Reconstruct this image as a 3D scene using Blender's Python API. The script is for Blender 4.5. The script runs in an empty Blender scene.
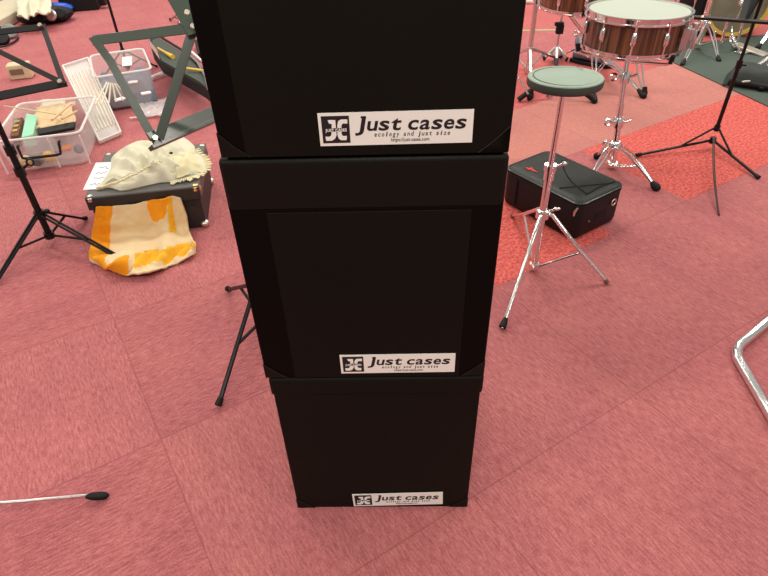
import bpy, bmesh, math, random
from mathutils import Vector, Matrix, noise
random.seed(7)
V = Vector; PI = math.pi; R = math.radians
scene = bpy.context.scene; COL = scene.collection

# ------------------------------------------------------------------ camera
CAMH = 1.08; FPX = 577.0; PITCH = R(38.5); ROLL = R(-1.9)
cs, sn = math.cos(ROLL), math.sin(ROLL); ca, sa = math.cos(PITCH), math.sin(PITCH)
right = V((cs, sa*sn, ca*sn)); upv = V((-sn, sa*cs, ca*cs)); fwd = V((0, ca, -sa))
cam_d = bpy.data.cameras.new('camera'); cam = bpy.data.objects.new('camera', cam_d); COL.objects.link(cam)
cam_d.sensor_width = 36; cam_d.lens = 36*FPX/768; cam_d.clip_start = .02
m = Matrix((right, upv, -fwd)).transposed().to_4x4(); m.translation = V((0, 0, CAMH))
cam.matrix_world = m; scene.camera = cam

def ray(px, py):
    x = (px-384)/FPX; y = -(py-288)/FPX
    return right*x + upv*y + fwd
def F(px, py, z=0.0):            # point of the place seen at a pixel, at height z
    r = ray(px, py); k = (z-CAMH)/r.z
    return V((r.x*k, r.y*k, z))
def FY(px, py, y):               # the same, at depth y
    r = ray(px, py); k = y/r.y
    return V((r.x*k, y, CAMH+r.z*k))

# ------------------------------------------------------------------ world, lights, exposure
w = bpy.data.worlds.new('world'); scene.world = w; w.use_nodes = True
bg = w.node_tree.nodes['Background']; bg.inputs[0].default_value = (1.0, .93, .88, 1); bg.inputs[1].default_value = .40
def area(loc, sx, sy, power, col=(1, .93, .84), rot=(0, 0, 0)):
    l = bpy.data.lights.new('ceiling_or_fill_light', 'AREA'); l.shape = 'RECTANGLE'; l.size = sx; l.size_y = sy
    l.energy = power; l.color = col
    o = bpy.data.objects.new('ceiling_or_fill_light', l); COL.objects.link(o); o.location = loc; o.rotation_euler = rot
for y, p in ((-.75, 36), (.9, 7), (2.9, 33), (4.9, 36), (6.9, 28)):  # unseen ceiling lamps; the row behind the camera is added to brighten case fronts
    for x in (-2.6, 0, 2.6):
        area((x, y, 2.75), 1.3, .35, p)
scene.view_settings.view_transform = 'Standard'; scene.view_settings.look = 'None'
scene.view_settings.exposure = 0.0; scene.view_settings.gamma = 1; scene.view_settings.use_curve_mapping = False

# ------------------------------------------------------------------ materials
MATS = {}
def mat(name, col, rough=.6, metal=0, alpha=None, trans=0, bump=0, bscale=200, var=0, vscale=6, sheen=0, coat=0, spec=None, ior=1.45):
    if name in MATS: return MATS[name]
    M = bpy.data.materials.new(name); M.use_nodes = True; nt = M.node_tree; b = nt.nodes['Principled BSDF']
    b.inputs['Base Color'].default_value = (*col, 1); b.inputs['Roughness'].default_value = rough
    b.inputs['Metallic'].default_value = metal; b.inputs['IOR'].default_value = ior
    if trans: b.inputs['Transmission Weight'].default_value = trans
    if alpha is not None: b.inputs['Alpha'].default_value = alpha
    if coat: b.inputs['Coat Weight'].default_value = coat; b.inputs['Coat Roughness'].default_value = .12
    if sheen: b.inputs['Sheen Weight'].default_value = sheen
    if spec is not None: b.inputs['Specular IOR Level'].default_value = spec
    tc = nt.nodes.new('ShaderNodeTexCoord')
    if var:
        n = nt.nodes.new('ShaderNodeTexNoise'); n.inputs['Scale'].default_value = vscale; n.inputs['Detail'].default_value = 4
        nt.links.new(tc.outputs['Object'], n.inputs['Vector'])
        mx = nt.nodes.new('ShaderNodeMix'); mx.data_type = 'RGBA'
        mx.inputs[6].default_value = (*[c*(1-var) for c in col], 1); mx.inputs[7].default_value = (*[min(1, c*(1+var)) for c in col], 1)
        nt.links.new(n.outputs['Fac'], mx.inputs[0]); nt.links.new(mx.outputs[2], b.inputs['Base Color'])
    if bump:
        n = nt.nodes.new('ShaderNodeTexNoise'); n.inputs['Scale'].default_value = bscale; n.inputs['Detail'].default_value = 3
        nt.links.new(tc.outputs['Object'], n.inputs['Vector'])
        bp = nt.nodes.new('ShaderNodeBump'); bp.inputs['Strength'].default_value = bump; bp.inputs['Distance'].default_value = .002
        nt.links.new(n.outputs['Fac'], bp.inputs['Height']); nt.links.new(bp.outputs[0], b.inputs['Normal'])
    MATS[name] = M; return M
leather = mat('black leatherette board', (.0070, .0066, .0048), .5, bump=.2, bscale=420, var=.1, vscale=5, spec=.10)
leather2 = mat('black leatherette fold', (.0075, .0072, .0056), .42, bump=.2, bscale=420, spec=.14)
leather_s = mat('black leatherette side strip', (.0030, .0027, .0022), .5, bump=.2, bscale=420, spec=.08)
fold_e = mat('worn fold edge', (.016, .013, .012), .5)
lab_w = mat('label white', (.86, .88, .81), .45)
ink = mat('label ink', (.012, .01, .012), .5)
inkg = mat('label grey ink', (.12, .11, .11), .5)
chrome = mat('chrome', (.86, .84, .82), .13, 1)
chrome_d = mat('brushed chrome', (.70, .68, .66), .28, 1)
blackm = mat('black painted steel', (.005, .0045, .0045), .4, spec=.4)
greenm = mat('dark olive painted steel', (.046, .066, .045), .34, coat=.35)
rubber = mat('black rubber', (.006, .0055, .0055), .6, spec=.35)
padgreen = mat('grey green rubber pad', (.30, .39, .31), .55, bump=.3, bscale=300, var=.12, vscale=20)
padside = mat('dark grey green rubber rim', (.05, .062, .052), .6)
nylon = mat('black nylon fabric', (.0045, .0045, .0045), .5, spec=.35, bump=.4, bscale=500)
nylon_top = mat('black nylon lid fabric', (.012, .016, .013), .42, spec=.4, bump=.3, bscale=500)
piping = mat('black glossy piping', (.04, .045, .042), .25)
redp = mat('red print', (.75, .03, .025), .5)
clearp = mat('clear plastic', (.93, .9, .88), .15, alpha=.20)
clearrim = mat('milky plastic rim', (.9, .87, .84), .3, alpha=.72)
clearlid = mat('milky lid plastic', (.88, .87, .82), .3, alpha=.42)
whitep = mat('white plastic', (.85, .83, .8), .35)
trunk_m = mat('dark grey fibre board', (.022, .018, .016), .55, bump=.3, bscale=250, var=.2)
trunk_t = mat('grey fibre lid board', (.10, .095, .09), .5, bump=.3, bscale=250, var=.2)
nickel = mat('worn nickel', (.75, .66, .55), .3, 1)
brass = mat('brass', (.85, .55, .2), .3, 1)
cream = mat('cream cotton', (.66, .63, .47), .85, bump=.6, bscale=120, var=.06, vscale=30)
creamf = mat('cream fringe', (.72, .66, .40), .9)
towel_c = mat('cream towelling', (.80, .62, .36), .95, bump=.8, bscale=260, var=.06, vscale=40)
towel_o = mat('orange towelling', (.90, .34, .008), .95, bump=.8, bscale=260, var=.12, vscale=40)
towel_y = mat('golden towelling', (.88, .45, .025), .95, bump=.8, bscale=260, var=.12, vscale=60)
paper = mat('white paper', (.85, .84, .84), .7)
pencil = mat('grey handwriting', (.16, .16, .2), .7)
navy = mat('slate blue cloth', (.15, .18, .235), .9, bump=.6, bscale=90, var=.2, vscale=12)
tan = mat('tan wood', (.66, .56, .36), .6, var=.1, vscale=20)
beige = mat('beige canvas', (.62, .55, .40), .8, bump=.4, bscale=150, var=.08)
shade_b = mat('brown canvas side', (.20, .14, .09), .8)
blue = mat('blue plastic bag', (.02, .09, .55), .35)
yellow = mat('yellow wood stick', (.85, .50, .05), .4)
foilb = mat('brown sweet wrapper', (.14, .05, .025), .3)
foilg = mat('gold print', (.75, .5, .12), .35, .6)
mint = mat('mint green wrapper', (.33, .72, .48), .35)
kraft = mat('kraft paper', (.66, .47, .26), .7, var=.12, vscale=20)
orangep = mat('orange plastic', (.75, .2, .03), .4)
headm = mat('coated drum head', (.45, .51, .41), .5, var=.03)
matgreen = mat('dark green grey rug', (.075, .10, .082), .9, bump=.6, bscale=300, var=.12, vscale=8)
denim = mat('grey blue suede', (.20, .235, .30), .85, bump=.4, bscale=200)
hoopy = mat('golden maple hoop', (.72, .48, .08), .35, coat=.3)
bassh = mat('smoky drum head', (.20, .18, .12), .25, var=.35, vscale=9, coat=.4)
burg = mat('dark red lacquer', (.09, .015, .02), .2, coat=.6)
greyplas = mat('grey trolley case plastic', (.18, .19, .17), .45)

def wood_mat():
    M = bpy.data.materials.new('striped rosewood shell'); M.use_nodes = True; nt = M.node_tree; b = nt.nodes['Principled BSDF']
    tc = nt.nodes.new('ShaderNodeTexCoord'); mp = nt.nodes.new('ShaderNodeMapping'); mp.inputs['Scale'].default_value = (60, 60, 1.2)
    n = nt.nodes.new('ShaderNodeTexNoise'); n.inputs['Scale'].default_value = 1.3; n.inputs['Detail'].default_value = 3
    cr = nt.nodes.new('ShaderNodeValToRGB'); e = cr.color_ramp.elements
    e[0].position = .35; e[0].color = (.035, .012, .006, 1); e[1].position = .68; e[1].color = (.24, .09, .04, 1)
    nt.links.new(tc.outputs['Object'], mp.inputs[0]); nt.links.new(mp.outputs[0], n.inputs['Vector'])
    nt.links.new(n.outputs['Fac'], cr.inputs[0]); nt.links.new(cr.outputs[0], b.inputs['Base Color'])
    b.inputs['Roughness'].default_value = .3; b.inputs['Coat Weight'].default_value = .5
    return M
woodshell = wood_mat()

def carpet():
    M = bpy.data.materials.new('rose carpet tiles'); M.use_nodes = True; nt = M.node_tree; N = nt.nodes; L = nt.links
    b = N['Principled BSDF']; b.inputs['Roughness'].default_value = .8; b.inputs['Specular IOR Level'].default_value = .25
    b.inputs['Sheen Weight'].default_value = .0
    def math_(op, a, c=None, d=None):
        n = N.new('ShaderNodeMath'); n.operation = op
        for i, v in enumerate((a, c, d)):
            if v is None: continue
            if isinstance(v, (int, float)): n.inputs[i].default_value = v
            else: L.new(v, n.inputs[i])
        return n.outputs[0]
    def mixc(f, a, c, mode='MIX'):
        n = N.new('ShaderNodeMix'); n.data_type = 'RGBA'; n.blend_type = mode
        for i, v in ((0, f), (6, a), (7, c)):
            if isinstance(v, (int, float)): n.inputs[i].default_value = v
            elif isinstance(v, tuple): n.inputs[i].default_value = (*v, 1)
            else: L.new(v, n.inputs[i])
        return n.outputs[2]
    def noise_(vec, scale, detail=2, rough=.5):
        n = N.new('ShaderNodeTexNoise'); n.inputs['Scale'].default_value = scale; n.inputs['Detail'].default_value = detail
        n.inputs['Roughness'].default_value = rough; L.new(vec, n.inputs['Vector']); return n.outputs['Fac']
    tc = N.new('ShaderNodeTexCoord')
    mp = N.new('ShaderNodeMapping'); mp.inputs['Rotation'].default_value = (0, 0, R(-31)); mp.inputs['Location'].default_value = (.02, -.98, 0)
    L.new(tc.outputs['Object'], mp.inputs[0]); sx = N.new('ShaderNodeSeparateXYZ'); L.new(mp.outputs[0], sx.inputs[0])
    T = .503
    u = math_('DIVIDE', sx.outputs[0], T); v = math_('DIVIDE', sx.outputs[1], T)
    cu = math_('FLOOR', u); cv = math_('FLOOR', v)
    par = math_('ABSOLUTE', math_('MODULO', math_('ADD', math_('ADD', cu, cv), 100), 2))
    par = math_('GREATER_THAN', par, .5)
    par = math_('MAXIMUM', par, math_('MULTIPLY', math_('COMPARE', cv, -1, .1), math_('GREATER_THAN', cu, .5)))
    par = math_('MAXIMUM', par, math_('COMPARE', cv, -2, .1))
    def stretch(a, c):
        q = N.new('ShaderNodeMapping'); q.inputs['Scale'].default_value = (a, c, 1); L.new(mp.outputs[0], q.inputs[0]); return q.outputs[0]
    warp = stretch(1, 1)
    s1 = noise_(stretch(42, 210), 1, 3, .6); s2 = noise_(stretch(210, 42), 1, 3, .6)
    c1 = noise_(stretch(3, 30), 1, 2); c2 = noise_(stretch(30, 3), 1, 2)
    mf = N.new('ShaderNodeMix'); L.new(par, mf.inputs[0]); L.new(s1, mf.inputs[2]); L.new(s2, mf.inputs[3]); st = mf.outputs[0]
    mg = N.new('ShaderNodeMix'); L.new(par, mg.inputs[0]); L.new(c1, mg.inputs[2]); L.new(c2, mg.inputs[3]); co = mg.outputs[0]
    comb = N.new('ShaderNodeCombineXYZ'); L.new(cu, comb.inputs[0]); L.new(cv, comb.inputs[1])
    wn = N.new('ShaderNodeTexWhiteNoise'); wn.noise_dimensions = '2D'; L.new(comb.outputs[0], wn.inputs[0]); tv = wn.outputs[0]
    ramp = N.new('ShaderNodeValToRGB'); e = ramp.color_ramp.elements
    e[0].position = .26; e[0].color = (.325, .074, .082, 1); e[1].position = .76; e[1].color = (.60, .205, .205, 1); L.new(st, ramp.inputs[0])
    tint = mixc(math_('MULTIPLY', tv, .5), (1.0, 1.0, 1.0), (.93, .965, .95), 'MIX')
    base = mixc(1.0, ramp.outputs[0], tint, 'MULTIPLY')
    cr2 = N.new('ShaderNodeValToRGB'); e = cr2.color_ramp.elements
    e[0].position = .3; e[0].color = (.93, .91, .93, 1); e[1].position = .7; e[1].color = (1.04, 1.05, 1.04, 1); L.new(co, cr2.inputs[0])
    base = mixc(1.0, base, cr2.outputs[0], 'MULTIPLY')
    fn = noise_(stretch(1, 1), 260, 2, .6); fr2 = N.new('ShaderNodeValToRGB'); e = fr2.color_ramp.elements
    e[0].position = .3; e[0].color = (.80, .74, .74, 1); e[1].position = .7; e[1].color = (1.16, 1.2, 1.2, 1); L.new(fn, fr2.inputs[0])
    base = mixc(1.0, base, fr2.outputs[0], 'MULTIPLY')
    bl = noise_(stretch(1, 1), 5, 2, .5); br2 = N.new('ShaderNodeValToRGB'); e = br2.color_ramp.elements
    e[0].position = .35; e[0].color = (.95, .93, .97, 1); e[1].position = .65; e[1].color = (1.03, 1.05, 1.02, 1); L.new(bl, br2.inputs[0])
    base = mixc(1.0, base, br2.outputs[0], 'MULTIPLY')
    # pile direction: one turn of the tile is slightly lighter than the other
    base = mixc(math_('MULTIPLY', par, .07), base, (.60, .24, .22))
    beig = math_('MULTIPLY', math_('MULTIPLY', math_('COMPARE', cv, 1, .1), math_('GREATER_THAN', cu, 2.5)), .3)
    base = mixc(beig, base, (.66, .33, .22))
    # brighter red loop-pile tiles in one row, and a milder row beyond
    vo = N.new('ShaderNodeTexNoise'); vo.inputs['Scale'].default_value = 95; vo.inputs['Detail'].default_value = 3; L.new(mp.outputs[0], vo.inputs['Vector'])
    rr = N.new('ShaderNodeValToRGB'); e = rr.color_ramp.elements
    e[0].position = .34; e[0].color = (.44, .045, .04, 1); e[1].position = .66; e[1].color = (.82, .17, .13, 1); L.new(vo.outputs['Fac'], rr.inputs[0])
    def inrow(k, umin, amt):
        a = math_('COMPARE', cv, k, .1); c = math_('GREATER_THAN', cu, umin-.5)
        return math_('MULTIPLY', math_('MULTIPLY', a, c), amt)
    one = math_('MULTIPLY', math_('MULTIPLY', math_('COMPARE', cv, 0, .1), math_('COMPARE', cu, 2, .1)), .85)
    far = math_('MULTIPLY', math_('MULTIPLY', math_('COMPARE', cv, 0, .1), math_('GREATER_THAN', u, 3.78)), .85)
    red = math_('ADD', math_('ADD', one, far), math_('ADD', inrow(2, 3, .45), inrow(4, 4, .3)))
    base = mixc(red, base, rr.outputs[0])
    def edge(t):
        f = math_('FRACT', t); return math_('MINIMUM', f, math_('SUBTRACT', 1, f))
    ed = math_('MINIMUM', edge(u), edge(v)); seam = math_('LESS_THAN', ed, .0035)
    base = mixc(math_('MULTIPLY', seam, .32), base, (.16, .03, .04))
    L.new(base, b.inputs['Base Color'])
    bp = N.new('ShaderNodeBump'); bp.inputs['Strength'].default_value = .5; bp.inputs['Distance'].default_value = .004
    hh = math_('ADD', math_('MULTIPLY', st, 1.0), math_('MULTIPLY', vo.outputs['Fac'], red)); L.new(hh, bp.inputs['Height']); L.new(bp.outputs[0], b.inputs['Normal'])
    return M
carpet_m = carpet()

# ------------------------------------------------------------------ mesh helpers
class MB:
    def __init__(s): s.bm = bmesh.new()
    def face(s, vs, mi=0):
        try: f = s.bm.faces.new(vs); f.material_index = mi; return f
        except ValueError: return None
    def hexa(s, p, mi=0):          # 8 points: bottom loop then top loop
        v = [s.bm.verts.new(q) for q in p]
        for q in ((3, 2, 1, 0), (4, 5, 6, 7), (0, 1, 5, 4), (1, 2, 6, 5), (2, 3, 7, 6), (3, 0, 4, 7)): s.face([v[i] for i in q], mi)
        return s
    def box(s, c, d, rz=0, M=None, mi=0):
        c = V(c); hx, hy, hz = d[0]/2, d[1]/2, d[2]/2
        M = M or Matrix.Rotation(rz, 3, 'Z')
        return s.hexa([c+M@V((x*hx, y*hy, z*hz)) for z in (-1, 1) for x, y in ((-1, -1), (1, -1), (1, 1), (-1, 1))], mi)
    def bar(s, a, b, wd, th, up=V((0, 0, 1)), ext=0, mi=0):   # flat bar a->b, width wd along side, thickness th along 'up'
        a, b = V(a), V(b); d = (b-a).normalized(); a = a-d*ext; b = b+d*ext
        sd = d.cross(up).normalized(); u = sd.cross(d).normalized()
        q = [a-sd*wd/2-u*th/2, a+sd*wd/2-u*th/2, b+sd*wd/2-u*th/2, b-sd*wd/2-u*th/2]
        return s.hexa(q+[p+u*th for p in q], mi)
    def prism(s, poly, vec, mi=0):
        n = len(poly); a = [s.bm.verts.new(V(p)) for p in poly]; b = [s.bm.verts.new(V(p)+V(vec)) for p in poly]
        s.face(a[::-1], mi); s.face(b, mi)
        for i in range(n): s.face([a[i], a[(i+1) % n], b[(i+1) % n], b[i]], mi)
        return s
    def tube(s, pts, r, n=10, mi=0, cap=True, flat=None):
        pts = [V(p) for p in pts]; rs = r if isinstance(r, (list, tuple)) else [r]*len(pts)
        rings = []; prev = None
        for i, p in enumerate(pts):
            if i == 0: t = pts[1]-p
            elif i == len(pts)-1: t = p-pts[i-1]
            else: t = (pts[i+1]-p).normalized()+(p-pts[i-1]).normalized()
            t.normalize()
            if prev is None:
                ref = V((0, 0, 1)) if abs(t.z) < .9 else V((1, 0, 0)); x = t.cross(ref).normalized()
            else:
                x = (prev-t*prev.dot(t)); x = x.normalized() if x.length > 1e-6 else t.cross(V((0, 0, 1))).normalized()
            prev = x; y = t.cross(x)
            rings.append([s.bm.verts.new(p+(x*math.cos(2*PI*k/n)+y*math.sin(2*PI*k/n)*(flat or 1))*rs[i]) for k in range(n)])
        for a, b in zip(rings, rings[1:]):
            for k in range(n): s.face([a[k], a[(k+1) % n], b[(k+1) % n], b[k]], mi)
        if cap: s.face(rings[0][::-1], mi); s.face(rings[-1], mi)
        return s
    def lathe(s, prof, c, axis=(0, 0, 1), n=48, mi=0, ph=0):      # prof: (radius, height) from one end to the other
        c = V(c); ax = V(axis).normalized(); x = ax.orthogonal().normalized() if abs(ax.z) < .999 else V((1, 0, 0)); y = ax.cross(x)
        rings = []
        for r, h in prof:
            if r < 1e-6: rings.append([s.bm.verts.new(c+ax*h)])
            else: rings.append([s.bm.verts.new(c+ax*h+(x*math.cos(2*PI*k/n+ph)+y*math.sin(2*PI*k/n+ph))*r) for k in range(n)])
        for a, b in zip(rings, rings[1:]):
            for k in range(n):
                k2 = (k+1) % n
                if len(a) == 1 and len(b) == 1: continue
                if len(a) == 1: s.face([a[0], b[k2], b[k]], mi)
                elif len(b) == 1: s.face([a[k], a[k2], b[0]], mi)
                else: s.face([a[k], a[k2], b[k2], b[k]], mi)
        return s
    def ell(s, c, rad, n=16, mi=0, M=None):
        c = V(c); M = M or Matrix.Identity(3); rings = []
        for i in range(n//2+1):
            t = PI*i/(n//2)
            if i in (0, n//2): rings.append([s.bm.verts.new(c+M@V((0, 0, rad[2]*math.cos(t))))])
            else: rings.append([s.bm.verts.new(c+M@V((rad[0]*math.sin(t)*math.cos(2*PI*k/n), rad[1]*math.sin(t)*math.sin(2*PI*k/n), rad[2]*math.cos(t)))) for k in range(n)])
        for a, b in zip(rings, rings[1:]):
            for k in range(n):
                k2 = (k+1) % n
                if len(a) == 1: s.face([a[0], b[k], b[k2]], mi)
                elif len(b) == 1: s.face([a[k2], a[k], b[0]], mi)
                else: s.face([a[k2], a[k], b[k], b[k2]], mi)
        return s
    def torus(s, c, RR, r, axis=(0, 0, 1), n=48, k=8, arc=None, mi=0, flat=1):
        c = V(c); ax = V(axis).normalized(); x = ax.orthogonal().normalized(); y = ax.cross(x)
        rings = []
        for i in range(n):
            a = 2*PI*i/n; d = x*math.cos(a)+y*math.sin(a)
            rings.append([s.bm.verts.new(c+d*(RR+r*math.cos(2*PI*j/k))+ax*r*flat*math.sin(2*PI*j/k)) for j in range(k)])
        for i in range(n):
            a, b = rings[i], rings[(i+1) % n]
            for j in range(k): s.face([a[j], b[j], b[(j+1) % k], a[(j+1) % k]], mi)
        return s
    def grid(s, rows, mi=None, thick=0):
        g = [[s.bm.verts.new(p) for p in row] for row in rows]
        for i in range(len(g)-1):
            for j in range(len(g[0])-1):
                s.face([g[i][j], g[i][j+1], g[i+1][j+1], g[i+1][j]], mi(i, j) if mi else 0)
        return s
    def build(s, name, mats, parent=None, smooth=40, bevel=0, solid=0, sub=0, world=False):
        if solid:
            pass
        bmesh.ops.recalc_face_normals(s.bm, faces=s.bm.faces[:]) if not solid else None
        off = V((0, 0, 0))
        if parent is not None: off = V(parent['_o'])
        elif not world:
            lo = [min(v.co[i] for v in s.bm.verts) for i in range(3)]; hi = [max(v.co[i] for v in s.bm.verts) for i in range(3)]
            off = V(((lo[0]+hi[0])/2, (lo[1]+hi[1])/2, lo[2]))
        for v in s.bm.verts: v.co -= off
        me = bpy.data.meshes.new(name); s.bm.to_mesh(me); s.bm.free()
        for M in (mats if isinstance(mats, (list, tuple)) else [mats]): me.materials.append(M)
        if smooth: me.shade_smooth(); me.set_sharp_from_angle(angle=R(smooth))
        o = bpy.data.objects.new(name, me); COL.objects.link(o); o['_o'] = tuple(off)
        if parent is not None: o.parent = parent
        else: o.location = off
        if solid:
            q = o.modifiers.new('solidify', 'SOLIDIFY'); q.thickness = solid; q.offset = 0
        if bevel:
            q = o.modifiers.new('bevel', 'BEVEL'); q.width = bevel; q.segments = 2; q.limit_method = 'ANGLE'
        if sub:
            q = o.modifiers.new('subsurf', 'SUBSURF'); q.levels = sub; q.render_levels = sub
        return o
def tag(o, label, cat, group=None, kind=None):
    o['label'] = label; o['category'] = cat
    if group: o['group'] = group
    if kind: o['kind'] = kind
    return o
def thing(name, label, cat, loc, group=None):
    o = bpy.data.objects.new(name, None); COL.objects.link(o); o.location = V(loc); o['_o'] = tuple(V(loc)); o.empty_display_size = .05
    return tag(o, label, cat, group)
def arc_pts(a, b, c, n=8):       # quadratic curve
    a, b, c = V(a), V(b), V(c)
    return [a*(1-t)**2+b*2*t*(1-t)+c*t*t for t in [i/n for i in range(n+1)]]
def lerp(a, b, t): return V(a)*(1-t)+V(b)*t

# ------------------------------------------------------------------ setting
o = MB().hexa([V((x, y, z)) for z in (-.05, 0) for x, y in ((-9, -3), (9, -3), (9, 13), (-9, 13))]).build('floor', carpet_m, world=True, smooth=0); o['kind'] = 'structure'
s0, s1 = F(519, 31.5), F(560, 31); d = (s1-s0)
mb = MB(); mb.bar(s0-d*.6+V((0, 0, .004)), s1+V((0, 0, .004)), .018, .008)
o = mb.build('trim_1', mat('pale brass threshold strip', (.8, .72, .45), .3, .5)); o['kind'] = 'structure'
# green-grey rug under the far drum kit
e0, e1 = F(657, 55.5), F(768, 107); dd = (e1-e0).normalized(); nn = V((-dd.y, dd.x, 0)); nn = nn if nn.y > 0 else -nn
a = e0-dd*.12; b = e1+dd*.9
o = MB().prism([a, b, b+nn*1.9, a+nn*1.9], (0, 0, .006)).build('rug', matgreen, bevel=.002)
tag(o, 'dark green grey rug spread under the far drum kit', 'rug')

# ------------------------------------------------------------------ the three black cases
fl = F(298, 508); fr = F(467, 507)
ex = (fr-fl).normalized(); ey = V((-ex.y, ex.x, 0)); ez = V((0, 0, 1)); W = .344; HC = .3865
def onfront(px, py, off=0):     # pixel -> point of the vertical front plane of the stack
    r = ray(px, py); n = -ey; p0 = fl+n*off; c = V((0, 0, CAMH)); k = (p0-c).dot(n)/r.dot(n)
    return c+r*k
FONT = None
def text_mesh(body, size, M, extr, m_, name, parent, shear=0, bold=0, space=1, align='LEFT', fitw=None):
    c = bpy.data.curves.new('t', 'FONT'); c.body = body; c.size = size; c.shear = shear; c.offset = bold; c.extrude = extr
    c.space_character = space; c.align_x = align; c.resolution_u = 3
    to = bpy.data.objects.new('t', c); COL.objects.link(to); bpy.context.view_layer.update()
    me = bpy.data.meshes.new_from_object(to.evaluated_get(bpy.context.evaluated_depsgraph_get()))
    bpy.data.objects.remove(to)
    if fitw:
        xs = [v.co.x for v in me.vertices]; wd = max(xs)-min(xs); x0 = min(xs)
        for v in me.vertices: v.co.x = (v.co.x-x0)*fitw/wd
    off = V(parent['_o'])
    for v in me.vertices: v.co = (M@v.co)-off
    me.materials.clear(); me.materials.append(m_); me.name = name
    o = bpy.data.objects.new(name, me); COL.objects.link(o); o.parent = parent; o['_o'] = tuple(off); return o

def mono_text(body, size, M, extr, m_, name, parent, width, shear, bold, fill=.86):
    sp = .42 if len(body) < 12 else .9
    cell = width/(len(body)-body.count(' ')*(1-sp)); vs = []; fs = []; k = -1
    for ch in body:
        if ch == ' ': k += sp; continue
        k += 1
        c = bpy.data.curves.new('t', 'FONT'); c.body = ch; c.size = size; c.offset = bold; c.extrude = extr; c.resolution_u = 3
        to = bpy.data.objects.new('t', c); COL.objects.link(to); bpy.context.view_layer.update()
        me = bpy.data.meshes.new_from_object(to.evaluated_get(bpy.context.evaluated_depsgraph_get())); bpy.data.objects.remove(to)
        xs = [v.co.x for v in me.vertices]; x0, x1 = min(xs), max(xs)
        wd = min(cell*(fill if ch not in 'J' else .72), (x1-x0)*1.55 if ch in 'tijl1:/.-r' else 9); sc_ = wd/(x1-x0); n0 = len(vs)
        for v in me.vertices: vs.append(V(((v.co.x-x0)*sc_+cell*k+(cell-wd)/2+shear*v.co.y, v.co.y, v.co.z)))
        for f in me.polygons: fs.append([i+n0 for i in f.vertices])
        if ch == 'J':     # top serif of the J
            a_ = len(vs); xr = cell*k+(cell+wd)/2; h0, h1 = size*.62, size*.72
            for z in (-extr, extr):
                for x, y in ((xr-wd*.62, h0), (xr-wd*.05, h0), (xr-wd*.05, h1), (xr-wd*.62, h1)): vs.append(V((x+shear*y, y, z)))
            for q in ((4, 5, 6, 7), (3, 2, 1, 0), (0, 1, 5, 4), (1, 2, 6, 5), (2, 3, 7, 6), (3, 0, 4, 7)): fs.append([i+a_ for i in q])
    off = V(parent['_o']); me = bpy.data.meshes.new(name); me.from_pydata([(M@v)-off for v in vs], [], fs); me.materials.append(m_)
    o = bpy.data.objects.new(name, me); COL.objects.link(o); o.parent = parent; o['_o'] = tuple(off); return o

def make_label(root, tl, tr, br, bl):
    # label rectangle from the corners seen, squared up on the front plane
    c = (tl+tr+br+bl)/4; wv = ((tr-tl)+(br-bl))/2; hv = ((tl-bl)+(tr-br))/2
    w_, h_ = wv.length, hv.length; X = wv.normalized(); N_ = -ey; Y = N_.cross(X); 
    o_ = c-X*w_/2-Y*h_/2
    M = Matrix((X, Y, N_)).transposed().to_4x4(); M.translation = o_
    lab = MB().hexa([M@V(p) for p in ((0, 0, 0), (w_, 0, 0), (w_, h_, 0), (0, h_, 0), (0, 0, .0008), (w_, 0, .0008), (w_, h_, .0008), (0, h_, .0008))]).build('brand_label', lab_w, root, smooth=0)
    lab['label'] = 'white rectangular brand sticker with black lettering'
    z = .0011; g = h_*.09; s = h_-2*g
    MB().hexa([M@V(p) for p in ((g, g, z-.0006), (g+s*.98, g, z-.0006), (g+s*.98, g+s, z-.0006), (g, g+s, z-.0006), (g, g, z), (g+s*.98, g, z), (g+s*.98, g+s, z), (g, g+s, z))]).build('logo_square', ink, lab, smooth=0)
    # interlocked J and C
    lg = MB(); zz = z+.0003
    def poly(pts): lg.prism([M@V((g+s*(.02+.96*x), g+s*y, z-.0001)) for x, y in pts], M.to_3x3()@V((0, 0, .0006)))
    poly([(.22, .86), (.50, .86), (.50, .30), (.44, .18), (.32, .10), (.10, .10), (.08, .25), (.24, .25), (.31, .31), (.36, .72), (.26, .74)])
    poly([(.94, .87), (.70, .87), (.60, .81), (.56, .68), (.535, .32), (.57, .17), (.66, .11), (.86, .11), (.88, .26), (.74, .26), (.69, .33), (.71, .66), (.76, .73), (.93, .72)])
    lg.build('logo_letters', lab_w, lab, smooth=0)
    bn = MB(); bn.hexa([M@V((g+s*x, g+s*y, q)) for q in (z, z+.0008) for x, y in ((.10, .445), (.90, .445), (.90, .565), (.10, .565))]); bn.build('logo_band', ink, lab, smooth=0)
    def place(x, y, zc): T = M.copy(); T.translation = M@V((x, y, zc)); return T
    text_mesh('JUST CASES', s*.15, place(g+s*.12, g+s*.445, z+.0010), .0001, lab_w, 'band_lettering', lab, bold=.0001, fitw=s*.76)
    x0 = g+s+h_*.16
    mono_text('Just cases', h_*.60, place(x0-h_*.06, h_*.45, .0009), .0002, ink, 'brand_lettering', lab, w_-x0-h_*.14, .20, h_*.011)
    mono_text('ecology and just size', h_*.20, place(x0+(w_-x0)*.15, h_*.26, .0009), .0002, ink, 'slogan_lettering', lab, (w_-x0)*.66, .15, h_*.001, .62)
    text_mesh('https://just-cases.com', h_*.16, place(x0+(w_-x0)*.30, h_*.095, .0009), .0002, ink, 'web_lettering', lab, fitw=(w_-x0)*.33)

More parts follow.
